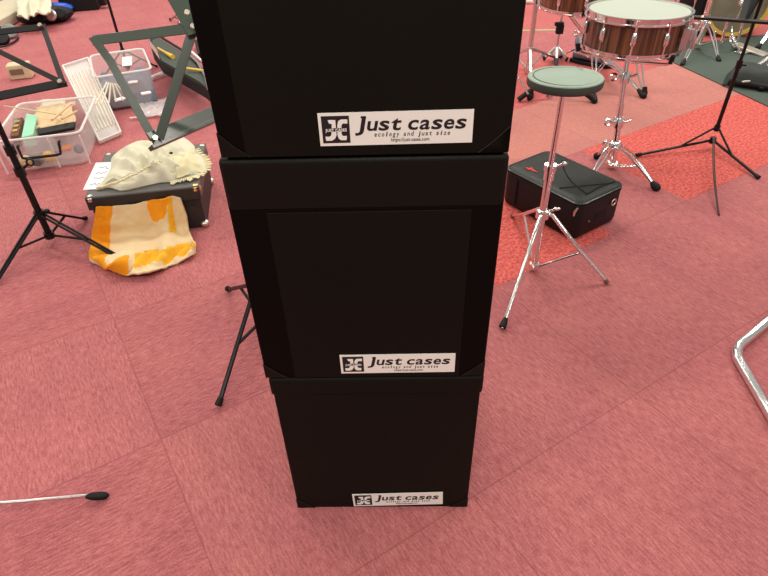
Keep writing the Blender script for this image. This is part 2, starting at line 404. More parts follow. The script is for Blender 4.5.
def make_case(idx, z0, label, labpx, lidh, panel, dx=0, grow=0):
    base = fl+V((0, 0, z0))+ex*dx
    Wd = W+grow
    def Q(x, y, z): return base+ex*x+ey*y+ez*z
    root = thing('instrument_case', label, 'case', Q(Wd/2, W/2, 0), 'stacked black cases')
    bh = HC-lidh
    MB().hexa([Q(x, y, z) for z in (.001, bh+.01) for x, y in ((0, 0), (Wd, 0), (Wd, W), (0, W))]).build('body', leather_s if panel else leather, root, bevel=.003)
    # lid wraps the top with a small overhang
    e = .0035 if idx == 0 else .0008
    mb = MB(); mb.hexa([Q(x, y, z) for z in (bh, HC-.0015) for x, y in ((-e, -e*.6), (Wd+e, -e*.6), (Wd+e, W+e), (-e, W+e))])
    mb.build('lid', leather2 if idx else leather, root, bevel=.006)
    if panel:
        a0, a1, zt = panel
        MB().hexa([Q(x, y, z) for z in (.002, zt) for x, y in ((a0, -.0012), (a1, -.0012), (a1, .001), (a0, .001))]).build('front_panel', leather, root, bevel=.0008)
    # folded corner reinforcements at the bottom of the front
    for sx in (0, 1):
        q = [(0, .0025), (.036, .0025), (.020, .014), (0, .034)] if sx == 0 else [(Wd, .0025), (Wd-.036, .0025), (Wd-.020, .016), (Wd, .036)]
        MB().prism([Q(x, .0004, z) for x, z in q], -ey*.0016).build('corner_fold', leather2 if idx else leather, root, bevel=.0004)
        mb = MB(); mb.tube([Q(q[1][0], -.0014, q[1][1]), Q(q[2][0], -.0014, q[2][1]), Q(q[3][0], -.0014, q[3][1])], .0004, 5)
        f = mb.build('fold_edge', fold_e, root)
    make_label(root, *[onfront(px, py, .0016) for px, py in labpx])
    return root
make_case(0, 0, 'lowest of three stacked black cases, standing on the rose carpet', [(352, 494), (443, 492), (442.5, 503.5), (354, 506)], .042, None)
make_case(1, HC, 'middle black case of the stack, resting on the lowest case', [(340, 355), (455.5, 353), (454.5, 371.5), (341, 373)], .075, (.048, .312, HC-.076), dx=-.006, grow=.008)
make_case(2, 2*HC, 'topmost black case of the stack, cut off by the top of the view', [(318, 113), (473, 109), (473, 142), (320, 146)], .02, (.030, W+.0, HC-.021), dx=0)

# ------------------------------------------------------------------ generic stands
def music_stand(name, label, cat, base, feet, zlow, zup, ztop, r=.008, col=blackm, group=None, legr=.0055, brace=.5, knob=True, topcol=True, foot_m=rubber, top=None, double=False):
    base = V(base); root = thing(name, label, cat, (base.x, base.y, 0), group)
    top = V(top) if top else base+V((0, 0, ztop))
    B = lambda z: lerp(V((base.x, base.y, 0)), top, z/ztop)
    MB().tube([B(zlow-.015), B(ztop*.55)], r*1.25).tube([B(ztop*.55), B(ztop)], r).build('pole', col, root)
    mb = MB(); mb.lathe([(0, -.012), (r*2, -.012), (r*2, .012), (0, .012)], B(zup), n=16); mb.build('upper_collar', col, root)
    mb = MB(); mb.lathe([(0, -.012), (r*1.9, -.012), (r*1.9, .01), (0, .01)], B(zlow), n=16); mb.build('lower_collar', col, root)
    mb = MB(); mb.lathe([(0, -.014), (r*1.8, -.014), (r*1.8, .016), (0, .016)], B(ztop*.55), n=16); mb.tube([B(ztop*.55), B(ztop*.55)+V((.022, -.012, 0))], .004); mb.build('clamp_collar', col, root)
    if knob:
        mb = MB(); mb.tube([B(zup), B(zup)+V((.03, -.005, .012))], .004).ell(B(zup)+V((.032, -.005, .013)), (.009, .009, .009), 10); mb.build('knob', col, root)
    for f in feet:
        f = V(f); d = V((f.x-base.x, f.y-base.y, 0)).normalized(); sd = V((-d.y, d.x, 0))
        foot = V((f.x, f.y, legr*1.6)); hub = B(zup)+d*r*1.8
        mid = lerp(hub, foot, brace)
        L = MB()
        if double:
            for s in (-1, 1): L.tube([hub+sd*s*legr*1.1, mid+sd*s*legr*1.0, foot+sd*s*legr*.7], legr*.75, 8)
        else: L.tube([hub, mid, foot], legr, 8)
        lo = L.build('leg', col, root)
        MB().tube([B(zlow)+d*r*1.6, mid], legr*.75, 8).build('brace', col, lo)
        if foot_m: MB().tube([lerp(foot, mid, .0)+d*.006, lerp(foot, mid, .09)], [legr*1.5, legr*1.3], 10).build('rubber_foot', foot_m, lo)
    return root, B

# left black stand with flat bar desk
baseA = F(53, 243)
root, B = music_stand('music_stand', 'black tripod music stand in the left foreground, one leg on the towel', 'music stand', baseA,
    [F(-4, 286), F(133, 267), F(86, 221)], .035, .115, .62, r=.0085, legr=.0055, double=True)
mb = MB(); c_ = B(.27); mb.lathe([(0, -.014), (.016, -.014), (.016, .014), (0, .014)], c_, n=14); mb.tube([c_, c_+V((.03, .01, .02))], .004); mb.torus(c_+V((.036, .012, .024)), .010, .003, axis=(.3, -1, .2), n=14, k=6); mb.build('desk_clamp', blackm, root)
zA = .60; n_up = V((0, -.6, .8))
pt = lambda px, py, dz: F(px, py, .58+dz)
A = dict(br=pt(63, 83, 0), tr=pt(43, 27, .085), bl=pt(-40, 104, 0), tl=pt(-70, 40, .085), dg=pt(-12, 46, .06))
for a_, b_, w_ in (('bl', 'br', .026), ('tr', 'br', .014), ('tl', 'tr', .020), ('dg', 'br', .014)):
    MB().bar(A[a_], A[b_], w_, .004, up=n_up, ext=.008).build('desk_bar', rubber, root, bevel=.001)
for q in ('br', 'tr'): MB().lathe([(0, -.004), (.006, -.004), (.006, .004), (0, .004)], A[q]+V((-.003, -.006, .006)), axis=n_up, n=12).build('rivet', nickel, root)
MB().tube([B(.62), lerp(A['bl'], A['tr'], .25)], .006).build('desk_arm', blackm, root)

# green stand behind the cases
baseG = V((-.331, 1.18, 0))
root, B = music_stand('music_stand', 'folding music stand with olive flat bar desk, half hidden behind the stacked cases', 'music stand', baseG,
    [F(220, 406), F(229, 292), (-.02, 1.32, 0)], .05, .16, .78, r=.0075, legr=.006, double=False)
hub = FY(193, 28, 1.19); bl = F(155, 138, .62); tl = F(98, 40, .765); e2 = FY(171, -12, 1.26); rb = F(222, 110, .60)
nu = V((.35, -.75, .55))
mb = MB(); mb.bar(bl, rb, .030, .003, up=nu, ext=.012); mb.bar(bl+V((0, -.01, -.013)), rb+V((0, -.01, -.013)), .008, .014, up=nu, ext=.012); mb.build('lower_ledge', greenm, root, bevel=.0008)
MB().bar(tl, hub, .020, .003, up=nu, ext=.012).build('desk_bar', greenm, root, bevel=.0008)
mb = MB(); mid_ = FY(116, 66, (tl.y*2+bl.y)/3); mb.bar(tl+V((-.004, -.004, 0)), lerp(tl, bl, .22), .016, .003, up=nu, ext=.010); mb.bar(lerp(tl, bl, .22), bl+V((-.004, 0, 0)), .016, .003, up=nu, ext=.004); mb.build('desk_bar', greenm, root, bevel=.0008)
MB().bar(hub+V((0, .004, 0)), bl+V((.008, .004, 0)), .018, .003, up=nu, ext=.004).build('desk_bar', greenm, root, bevel=.0008)
MB().bar(hub+V((.004, -.004, 0)), e2, .036, .003, up=nu, ext=.012).build('desk_back', greenm, root, bevel=.0008)
for p in (hub+V((.004, -.012, .006)), bl+V((.004, -.008, .004)), hub+V((-.002, -.01, .03))): MB().lathe([(0, -.003), (.005, -.003), (.005, .003), (0, .003)], p, axis=nu, n=12).build('rivet', nickel, root)
mb = MB(); mb.tube([B(.78), hub], .006); mb.build('desk_arm', blackm, root)

# right black stand
baseR = F(710, 148)
root, B = music_stand('music_stand', 'slim black music stand at the right edge, legs on bright red carpet', 'music stand', baseR,
    [F(637, 157), F(757, 179)], .09, .035, .62, r=.0062, legr=.0055, brace=.42, knob=False)
MB().tube(arc_pts(B(.05), F(712, 172, .05), F(719, 215, .003), 10), [.0045]*8+[.0035]*3, 8).build('leg', mat('rusty dark steel', (.05, .02, .018), .4), root)
c1, c2 = FY(690, 17, B(.52).y-.01), FY(790, 24, B(.52).y-.05)
MB().bar(c1, c2, .014, .010, up=V((0, -.4, 1))).build('desk_bar', blackm, root, bevel=.002)
p_ = FY(746, 20, B(.53).y-.015); q_ = FY(754, -22, B(.53).y+.05)
MB().bar(p_, q_, .045, .004, up=V((0, -1, .3))).build('desk_plate', mat('dark grey steel plate', (.05, .055, .055), .45), root, bevel=.001)
for px, py in ((747, 21.5), (751.5, 21.5), (702, 16.5)): MB().lathe([(0, -.004), (.0045, -.004), (.0045, .004), (0, .004)], FY(px, py, p_.y-.012), axis=(0, -1, .4), n=10).build('rivet', nickel, root)
MB().tube([B(.615), p_], .006).build('desk_arm', blackm, root)

# thin stand behind the bin
baseT = F(129, 72)
music_stand('microphone_stand', 'thin black tripod stand rising behind the clear bin of clothes', 'stand', baseT,
    [F(106, 76), F(157, 68), F(133, 90)], .03, .12, .75, r=.006, legr=.005, knob=False)
# pink/white thin stand feet at top
b_ = F(180, 22); 
music_stand('microphone_stand', 'slim pale stand with flat black foot behind the olive desk', 'stand', b_, [F(171, 21), F(187, 22), F(180, 26)], .02, .05, .6, r=.006, col=mat('pale pink grey metal', (.5, .3, .3), .3, .7), knob=False, legr=.007)

# ------------------------------------------------------------------ practice pad and stand
padb = F(533, 271); root = thing('practice_pad_stand', 'round grey-green practice pad on slim chrome tripod beside the black cases', 'practice pad', padb)
zt = .585; ctr = F(565.5, 77, zt); axis = (V((ctr.x, ctr.y, zt))-padb).normalized()
PB = lambda z: padb+V((0, 0, z)) if z < .02 else lerp(padb, V((ctr.x, ctr.y, zt)), z/zt)
MB().tube([PB(.012), PB(.33)], .0105, 14).build('lower_tube', chrome, root)
MB().tube([PB(.30), PB(.565)], .0075, 14).build('upper_tube', chrome, root)
mb = MB(); mb.lathe([(0, -.022), (.0145, -.022), (.0145, .004), (.017, .006), (.017, .022), (0, .022)], PB(.33), axis=axis, n=18); j = PB(.34); mb.tube([j, j+V((.028, -.006, .014))], .0035).ell(j+V((.034, -.008, .017)), (.009, .005, .006), 10); mb.build('height_clamp', chrome, root)
hub = PB(.20)
mb = MB(); mb.lathe([(0, -.012), (.019, -.012), (.019, .010), (.0135, .014), (0, .014)], hub, axis=axis, n=18); mb.tube([hub, hub+V((.03, -.006, .016))], .004); mb.ell(hub+V((.036, -.007, .019)), (.012, .005, .005), 10); mb.build('leg_hub', chrome, root)
lowh = PB(.02)
mb = MB(); mb.lathe([(0, -.008), (.0155, -.008), (.0155, .010), (0, .010)], lowh, axis=axis, n=18); mb.build('brace_hub', chrome, root)
legs = [(F(502, 330), F(523, 262, .10), rubber), (F(607, 284), None, None), (F(512, 217), None, None)]
for f, _, fm in legs:
    d = V((f.x-padb.x, f.y-padb.y, 0)).normalized(); h0 = hub+d*.016; foot = V((f.x, f.y, .006)); mid = lerp(h0, foot, .55)
    pts = [h0+V((0, 0, .002)), h0+d*.012, mid, lerp(mid, foot, .7), foot]
    lg_ = MB().tube(pts, [.0055, .0065, .006, .0058, .005], 10).build('leg', chrome, root)
    MB().tube([lowh+d*.013, mid], .0036, 8).build('brace', chrome, lg_)
    if fm: MB().tube([foot-V((0, 0, -.004)), lerp(foot, mid, .10), lerp(foot, mid, .2)], [.010, .0095, .006], 12).build('rubber_foot', rubber, lg_)
    else: MB().tube([foot, lerp(foot, mid, .1)], [.0075, .0065], 10).build('rubber_foot', mat('pink grey rubber', (.2, .1, .09), .6), lg_)
rp = .0935
MB().lathe([(0, -.003), (rp*.93, -.003), (rp*.98, 0), (rp, .004), (rp, .016), (rp*.985, .0195), (rp*.95, .021), (0, .021)], V((ctr.x, ctr.y, zt-.019)), axis=axis, n=72).build('pad_base', padside, root)
pd = MB().lathe([(0, .0215), (rp*.86, .0215), (rp*.87, .0222), (rp*.88, .0212), (rp*.965, .0212), (rp*.99, .019), (rp*.99, .018), (0, .018)], V((ctr.x, ctr.y, zt-.019)), axis=axis, n=72).build('pad_surface', padgreen, root)
mb = MB(); mb.torus(V((ctr.x, ctr.y, zt+.0025)), rp*.84, .0007, axis=axis, n=64, k=6); q = F(577, 67, zt+.0035); mb.bar(q, F(583, 69.5, zt+.0035), .0012, .0006); mb.build('groove', padside, pd)
mb = MB(); c_ = V((ctr.x, ctr.y, zt-.02)); mb.lathe([(0, -.022), (.014, -.022), (.016, -.012), (.030, -.004), (.030, 0), (0, 0)], c_, axis=axis, n=24)
mb.tube([c_+V((0, 0, -.012)), c_+V((-.035, -.02, -.016))], .004).ell(c_+V((-.04, -.022, -.017)), (.010, .006, .008), 10); mb.build('mounting_nut', chrome_d, root)

# practice stand leg at left edge
f0 = F(104, 498.5)
root = thing('practice_pad_stand', 'chrome stand leg with black rubber foot reaching in from the lower left edge', 'stand', F(-60, 504))
hubL = F(-70, 508, .14)
lg_ = MB().tube([hubL, lerp(hubL, f0+V((0, 0, .012)), .5), f0+V((-.03, 0, .014))], [.0036, .0036, .0034], 12).build('leg', chrome_d, root)
MB().tube([f0+V((-.032, -.003, .014)), f0+V((-.022, -.002, .013)), f0+V((-.006, 0, .010)), f0+V((.006, .001, .009)), f0+V((.012, .002, .009))], [.004, .0078, .0088, .0075, .003], 14).build('rubber_foot', rubber, lg_)
MB().tube([V((hubL.x, hubL.y, .02)), V((hubL.x, hubL.y, .5))], .01, 12).build('pole', chrome, root)
for dx, dy in ((-.22, .18), (-.2, -.2)): MB().tube([hubL, V((hubL.x+dx, hubL.y+dy, .008))], .0045, 10).build('leg', chrome, root)

# ------------------------------------------------------------------ black soft suitcase
c0, c1_, c2_ = F(507, 168, .14), F(578, 204, .14), F(619, 183, .14)
for q in (c0, c1_, c2_): q.z = 0
X = (c1_-c0).normalized(); Y = V((-X.y, X.x, 0)); L1 = (c1_-c0).length+.022; L2 = (c2_-c1_).dot(Y)+.012; O = c0-X*.012
def S(x, y, z): return O+X*x+Y*y+V((0, 0, z))
root = thing('soft_suitcase', 'black soft fabric case with red logo standing behind the practice pad stand', 'case', S(L1/2, L2/2, 0))
def rr_loop(x0, x1, y0, y1, r, n=6):
    out = []
    for cx, cy, a0 in ((x1-r, y0+r, -PI/2), (x1-r, y1-r, 0), (x0+r, y1-r, PI/2), (x0+r, y0+r, PI)):
        for i in range(n+1): a = a0+PI/2*i/n; out.append((cx+r*math.cos(a), cy+r*math.sin(a)))
    return out
def loft(levels, mb):
    rings = [[mb.bm.verts.new(S(x, y, z)) for x, y in rr_loop(i, L1-i, i, L2-i, r)] for i, z, r in levels]
    n = len(rings[0])
    for a, b in zip(rings, rings[1:]):
        for k in range(n): mb.face([a[k], a[(k+1) % n], b[(k+1) % n], b[k]])
    mb.face(rings[0][::-1]); mb.face(rings[-1]); return mb
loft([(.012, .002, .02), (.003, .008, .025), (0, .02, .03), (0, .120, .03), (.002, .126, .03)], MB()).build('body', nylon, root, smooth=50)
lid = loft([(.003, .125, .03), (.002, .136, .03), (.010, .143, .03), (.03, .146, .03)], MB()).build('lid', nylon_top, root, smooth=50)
for z, r in ((.127, .0032), (.136, .003)):
    pts = [S(x, y, z) for x, y in rr_loop(.0, L1, .0, L2, .032)]
    MB().tube(pts+[pts[0], pts[1]], r, 8, cap=False).build('zip' if z < .13 else 'piping', piping if z > .13 else nylon, lid)
# front pocket flap on the lid
flap = MB(); N1 = 14
top_c = [(L1*.30+ (L1*.62)*t, L2*(.80-.52*t-.30*math.sin(PI*t)*.35)) for t in [i/N1 for i in range(N1+1)]]
flap.tube([S(x, y, .147) for x, y in top_c], .0022, 6)
flap.tube([S(L1*.92, L2*.90, .146), S(L1*.90, L2*.55, .147), S(L1*.92, L2*.28, .147)], .002, 6)
flap.tube([S(L1*.68, L2*.10, .147), S(L1*.92, L2*.80, .147)], .002, 6)
flap.build('flap_seam', rubber, lid)
lgm = MB()
pts = [F(px, py, .1475) for px, py in ((526.5, 167.5), (529.5, 169.2), (532, 169), (535, 171), (538, 172.3))]
lgm.tube(pts, [.003, .0055, .003, .0032, .0015], 8, flat=.2); lgm.ell(F(529, 168.6, .1475), (.009, .005, .001), 10); lgm.tube([F(531, 167, .1478), F(533, 171.2, .1478)], .002, 6, flat=.3)
lgm.build('red_logo', redp, lid)
for a_, b_ in ((.17, .21), (.60, .64)):
    MB().hexa([S(L1*x, y, z) for z in (.02, .115) for x, y in ((a_, -.004), (b_, -.004), (b_, .003), (a_, .003))]).build('strap', rubber, root, bevel=.001)
mb = MB(); mb.tube([S(L1*.98, -.001, .128), S(L1*.965, -.006, .112), S(L1*.965, -.007, .098)], [.003, .004, .0025], 8); mb.build('zip_pull', nickel, root)
mb = MB(); mb.tube([S(-.002, L2*.12, .130), S(-.008, L2*.1, .118), S(-.008, L2*.1, .105)], [.003, .004, .0025], 8); mb.build('zip_pull', nickel, root)
mb = MB(); mb.torus(S(L1+.003, L2*.78, .09), .011, .002, axis=X, n=20, k=6); mb.ell(S(L1+.001, L2*.28, .058), (.003, .003, .003), 8); mb.build('ring_buckle', nickel, root)
MB().hexa([S(x, y, z) for z in (.045, .07) for x, y in ((L1-.002, L2*.42), (L1+.001, L2*.42), (L1+.001, L2*.68), (L1-.002, L2*.68))]).build('side_patch', greyplas if False else rubber, root)

# ------------------------------------------------------------------ drums
def drum(name, label, c, rad, h, tilt, group=None, lugs=8, ph=.2, head=headm, shell=woodshell):
    root = thing(name, label, 'drum', V(c)-V((0, 0, h)), group); ax = V(tilt).normalized(); c = V(c)
    bt = c-ax*h
    MB().lathe([(rad*.945, .012), (rad*.95, .012), (rad*.95, h-.012), (rad*.945, h-.012)], bt, axis=ax, n=64).build('shell', shell, root)
    MB().lathe([(0, h-.004), (rad*.96, h-.004), (rad*.965, h-.008), (rad*.93, h-.010), (0, h-.010)], bt, axis=ax, n=64).build('drum_head', head, root)
    for nm, z0, z1 in (('top_hoop', h-.023, h), ('bottom_hoop', 0, .018)):
        fl_ = 1 if nm == 'top_hoop' else -1
        p = [(rad*.975, z0), (rad*1.03, z0), (rad*1.03, z0+.004), (rad*.992, z0+.006), (rad*.992, z1-.005), (rad*1.02, z1-.003), (rad*1.02, z1), (rad*.972, z1), (rad*.972, z0)]
        MB().lathe(p, bt, axis=ax, n=64).build(nm, chrome, root)
    x = ax.orthogonal().normalized(); y = ax.cross(x)
    for k in range(lugs):
        a = 2*PI*k/lugs+ph; d = x*math.cos(a)+y*math.sin(a); P0 = bt+d*rad*1.0
        mb = MB(); mb.tube([P0+ax*.008, P0+ax*(h-.012)], .0032, 8); mb.lathe([(0, -.006), (.006, -.006), (.006, .004), (0, .004)], P0+ax*(h-.012), axis=ax, n=8)
        lg2 = mb.build('tension_rod', chrome, root)
        mb = MB(); mb.tube([P0+ax*(h*.34)-d*.004, P0+ax*(h*.42)-d*.001, P0+ax*(h*.58)-d*.001, P0+ax*(h*.66)-d*.004], [.006, .009, .009, .006], 10); mb.build('lug', chrome, lg2)
    return root, bt, ax, x, y
sb = F(612, 169); sc = F(639.5, 8, .575)
rs, bt, ax, dx_, dy_ = drum('snare_drum', 'striped rosewood snare drum with chrome hoops on a chrome tripod stand', sc+V((0, 0, .0)), .172, .128, (.03, .02, 1), ph=.42, lugs=10)
# strainer on the right flank
d = V((.72, -.70, 0)).normalized(); p0 = bt+d*.182
mb = MB(); mb.box(p0+ax*.06, (.022, .045, .07), rz=math.atan2(d.y, d.x)); mb.box(p0+ax*.075+d*.014, (.014, .030, .035), rz=math.atan2(d.y, d.x)); mb.tube([p0+ax*.09+d*.02, p0+ax*.03+d*.026], .006); mb.tube([p0+ax*.03, p0+ax*.0-d*.01], .010, flat=.3); mb.lathe([(0, -.01), (.01, -.01), (.01, .01), (0, .01)], p0+ax*.10+d*.016, n=12)
mb.build('strainer', chrome_d, rs, bevel=.002)

def hw_stand(name, label, base, feet, ztop, basket=None, zl=.03, zu=.12, r=.0125, group=None, cat='stand', nut=True, footr=.016, top=None, arm_n=3, arm_ph=0, clamps=(.30, .42)):
    base = V(base); root = thing(name, label, cat, (base.x, base.y, 0), group); top = V(top) if top else base+V((0, 0, ztop))
    B = lambda z: lerp(V((base.x, base.y, 0)), top, z/ztop)
    MB().tube([B(.012), B(ztop*.62)], r, 14).build('lower_tube', chrome, root)
    MB().tube([B(ztop*.6), B(ztop)], r*.72, 12).build('upper_tube', chrome, root)
    for z in clamps:
        z = ztop*z/.45
        mb = MB(); mb.lathe([(0, -.02), (r*1.6, -.02), (r*1.6, .012), (r*1.35, .018), (0, .018)], B(z), n=18)
        mb.tube([B(z), B(z)+V((-.035, -.012, .006))], .006); mb.torus(B(z)+V((-.045, -.016, .006)), .011, .005, axis=(-.3, -1, .2), n=18, k=8)
        mb.tube([B(z)+V((.01, -.01, 0)), B(z)+V((.04, -.014, .012))], .005); mb.build('wing_clamp', chrome, root)
    mb = MB(); mb.lathe([(0, -.016), (r*1.9, -.016), (r*1.9, .008), (r*1.4, .016), (0, .016)], B(zu), n=18); mb.tube([B(zu), B(zu)+V((-.04, -.01, .014))], .006).ell(B(zu)+V((-.045, -.011, .016)), (.013, .006, .012), 10); mb.build('leg_hub', chrome, root)
    mb = MB(); mb.lathe([(0, -.008), (r*1.6, -.008), (r*1.6, .008), (0, .008)], B(zl), n=18); mb.build('brace_hub', chrome, root)
    for f in feet:
        f = V(f); d = V((f.x-base.x, f.y-base.y, 0)).normalized(); sd = V((-d.y, d.x, 0)); foot = V((f.x, f.y, footr*.7)); h0 = B(zu)+d*r*1.8; mid = lerp(h0, foot, .55)+V((0, 0, .012))
        L = MB()
        for s in (-1, 1): L.tube([h0+sd*s*.011, lerp(h0, mid, .5)+sd*s*.011+V((0, 0, .006)), mid+sd*s*.009, foot+sd*s*.003], .0042, 8)
        lo = L.build('leg', chrome, root)
        L = MB()
        for s in (-1, 1): L.tube([B(zl)+d*r*1.4+sd*s*.008, mid+sd*s*.007-V((0, 0, .004))], .0036, 8)
        L.build('brace', chrome, lo)
        MB().tube([foot+d*.014, foot+d*.004, lerp(foot, mid, .12), lerp(foot, mid, .26)], [footr*.65, footr, footr*.85, footr*.45], 14).build('rubber_foot', rubber, lo)
    if basket:
        c, rad = basket
        for k in range(arm_n):
            a = 2*PI*k/arm_n+arm_ph; d = V((math.cos(a), math.sin(a), 0)); t_ = V(c)+d*rad
            ar = MB().tube([top, top+d*.03, t_-d*.02+V((0, 0, -.018)), t_+V((0, 0, -.006)), t_+V((0, 0, .014))], .0055, 10).build('basket_arm', chrome, root)
            MB().tube([t_+V((0, 0, -.010))-d*.004, t_+V((0, 0, .016))], .008, 10).build('rubber_grip', rubber, ar)
    return root, B
hw_stand('snare_stand', 'chrome tripod stand with rubber feet carrying the rosewood snare drum', sb, [F(655, 190), F(590, 181), F(597, 159)], bt.z-.045,
    basket=(V((bt.x, bt.y, bt.z)), .185), top=(bt.x, bt.y, bt.z-.045), arm_ph=-1.1, clamps=(.205, .385), zu=.095, zl=.02)

# second drum at the top, partly cut by the frame
sc2 = F(585, -16, .565)
r2, bt2, ax2, *_ = drum('snare_drum', 'second brown drum behind the rosewood snare, cut off by the top of the view', F(576, -20, .50), .160, .115, (.0, -.05, 1), ph=.1, lugs=8)
hw_stand('snare_stand', 'chrome tripod stand behind the practice pad, carrying the second drum', F(608, 66), [F(643, 98), F(594, 103), F(560, 58)], bt2.z-.04, basket=(bt2, .165), top=(bt2.x, bt2.y, bt2.z-.04), arm_ph=.6, clamps=(.2, .3), zu=.14)
# upright folded leg with rubber grip seen under the rosewood snare
q0, q1 = F(643, 97), F(638, 52, .20)
root = thing('tom_stand', 'chrome stand leg with black rubber grip and foot, behind the snare stand tube', 'stand', q0)
L = MB()
for s in (-1, 1): L.tube([q0+V((s*.004, 0, .02)), lerp(q0, q1, .5)+V((s*.012, 0, 0)), q1+V((s*.014, 0, 0))], .0045, 8)
L.build('leg', chrome, root)
MB().tube([q0+V((0, -.01, .010)), q0+V((0, 0, .02)), q0+V((0, .004, .05))], [.013, .017, .009], 12).build('rubber_foot', rubber, root)
MB().tube([q1+V((0, 0, -.02)), q1+V((0, 0, .07))], .022, 12).build('rubber_grip', rubber, root)
MB().tube([q1+V((0, .01, .03)), V((q1.x, q1.y+.04, .5))], .011, 12).build('tube', chrome, root)

# cymbal style chrome stands beside the stack, at the top
root, B = music_stand('cymbal_stand', 'tall chrome stand with curved legs beside the top case', 'stand', F(527, 74), [F(503, 63), F(556, 60), F(531, 97)], .03, .13, .70, r=.010, col=chrome_d, legr=.0085, knob=False)
root, B = music_stand('music_stand', 'thin grey stand with small black tripod and black clip near the top', 'music stand', F(555, 60), [F(544, 61), F(566, 62), F(556, 70)], .02, .07, .5, r=.005, col=chrome_d, legr=.009, knob=False)
mb = MB(); cc = B(.17); mb.box(cc, (.04, .03, .05)); mb.box(cc+V((-.01, -.01, .03)), (.05, .02, .02)); mb.build('clip', rubber, root, bevel=.004)
# low stool legs whose ends show either side of the practice pad
root = thing('drum_stool', 'stool with black angled legs hidden behind the round practice pad', 'stool', F(562, 88))
top_ = F(556, 70, .14)
for f in ((518, 102), (595, 103), (556, 60)):
    g = F(*f); lo = MB().tube([g+V((0, 0, .012)), lerp(g, top_, .5), top_], [.013, .011, .010], 12).build('leg', rubber, root)
MB().tube([F(530, 101)+V((0, 0, .016)), F(528, 94, .04)], [.018, .010], 12).build('rubber_foot', rubber, root)
MB().tube([F(528, 94, .04), F(517, 76, .12)], .006, 10).build('brace', chrome, root)
# white tube lying at the top
tb = MB(); a_, b_ = F(523, 3.5), F(560, 4.5); tb.tube([a_+V((-.1, 0, .02)), a_+V((0, 0, .02)), b_+V((0, 0, .02))], .022, 12)
o = tb.build('white_tube', whitep); tag(o, 'white tube lying on the floor beyond the stands, right of top case', 'tube')

# grey blue shoe behind the pad
sf = F(590, 64)
root = thing('shoe', 'grey blue shoe with black sole behind the round practice pad', 'shoe', sf)
mb = MB(); N_ = 12
secs = [(-.10, .030, .055), (-.06, .040, .085), (0, .042, .075), (.05, .045, .05), (.09, .038, .036), (.12, .015, .02)]
dr = V((.75, -.65, 0)).normalized(); sd = V((-dr.y, dr.x, 0)); rings = []
for x, w_, h_ in secs:
    rings.append([mb.bm.verts.new(sf+dr*x+sd*w_*math.cos(2*PI*k/14)+V((0, 0, .018+h_*.5+h_*.5*math.sin(2*PI*k/14)))) for k in range(14)])
for a_, b_ in zip(rings, rings[1:]):
    for k in range(14): mb.face([a_[k], a_[(k+1) % 14], b_[(k+1) % 14], b_[k]])
mb.face(rings[0][::-1]); mb.face(rings[-1]); mb.build('upper', denim, root)
mb = MB(); mb.prism([sf+dr*x+sd*y+V((0, 0, .001)) for x, y in ((-.115, -.03), (-.06, -.045), (.05, -.05), (.11, -.035), (.14, 0), (.11, .035), (.05, .05), (-.06, .045), (-.115, .03))], (0, 0, .02)); mb.build('sole', rubber, root, bevel=.004)
mb = MB(); mb.ell(sf+dr*-.055+V((0, 0, .115)), (.055, .05, .06), 16); mb.build('ankle_collar', denim, root)

# ------------------------------------------------------------------ far drum kit on the rug
bc = F(738, 42); bc = V((bc.x-.01, bc.y+.1, .185)); axb = V((-.25, -1, .02)).normalized()
root = thing('bass_drum', 'bass drum with golden hoop and smoky head on the green rug', 'drum', (bc.x, bc.y, 0.006))
MB().lathe([(0, -.004), (.162, -.004), (.162, 0), (0, 0)], bc, axis=axb, n=48).build('drum_head', bassh, root)
MB().lathe([(.157, -.03), (.176, -.03), (.176, .014), (.157, .014), (.157, -.03)], bc, axis=axb, n=48).build('hoop', hoopy, root)
MB().lathe([(.156, -.36), (.160, -.36), (.160, -.03), (.156, -.03)], bc, axis=axb, n=48).build('shell', burg, root)
for k in range(8):
    a_ = 2*PI*k/8+.3; x_ = axb.orthogonal().normalized(); y_ = axb.cross(x_); d = x_*math.cos(a_)+y_*math.sin(a_)
    MB().box(bc+d*.180+axb*.005, (.02, .02, .02)).build('claw', chrome, root, bevel=.003)
# pedal
pb = F(738, 52); root = thing('bass_drum_pedal', 'chrome bass drum pedal in front of the golden hooped drum', 'pedal', pb)
pb.z = .006
mb = MB(); mb.box(pb+V((.05, -.03, .015)), (.07, .20, .012), rz=.5, M=Matrix.Rotation(.6, 3, 'Z')@Matrix.Rotation(.12, 3, 'X')); mb.build('footboard', mat('pale brushed metal', (.6, .55, .48), .35, .7), root, bevel=.003)
for s in (-1, 1): MB().tube([pb+V((s*.05-.04, .05, .0)), pb+V((s*.045-.04, .06, .16))], .008, 10).build('post', chrome, root)
MB().tube([pb+V((-.10, .06, .155)), pb+V((.02, .06, .155))], .007, 10).build('axle', chrome, root)
mb = MB(); mb.tube([pb+V((-.04, .06, .155)), pb+V((-.045, .03, .24))], .004); mb.tube([pb+V((-.047, .01, .245)), pb+V((-.045, .05, .25))], .018, 12); mb.build('beater', chrome, root)
mb = MB(); mb.tube(arc_pts(pb+V((-.05, .06, .12)), pb+V((-.1, -.06, .08)), pb+V((-.03, -.06, .02)), 8), .005); mb.torus(pb+V((-.04, .02, .05)), .035, .006, axis=(.6, -.6, .5), n=20); mb.build('linkage', chrome, root)
MB().box(pb+V((.02, -.04, .006)), (.12, .05, .012), rz=.4).build('base_plate', chrome, root, bevel=.002)
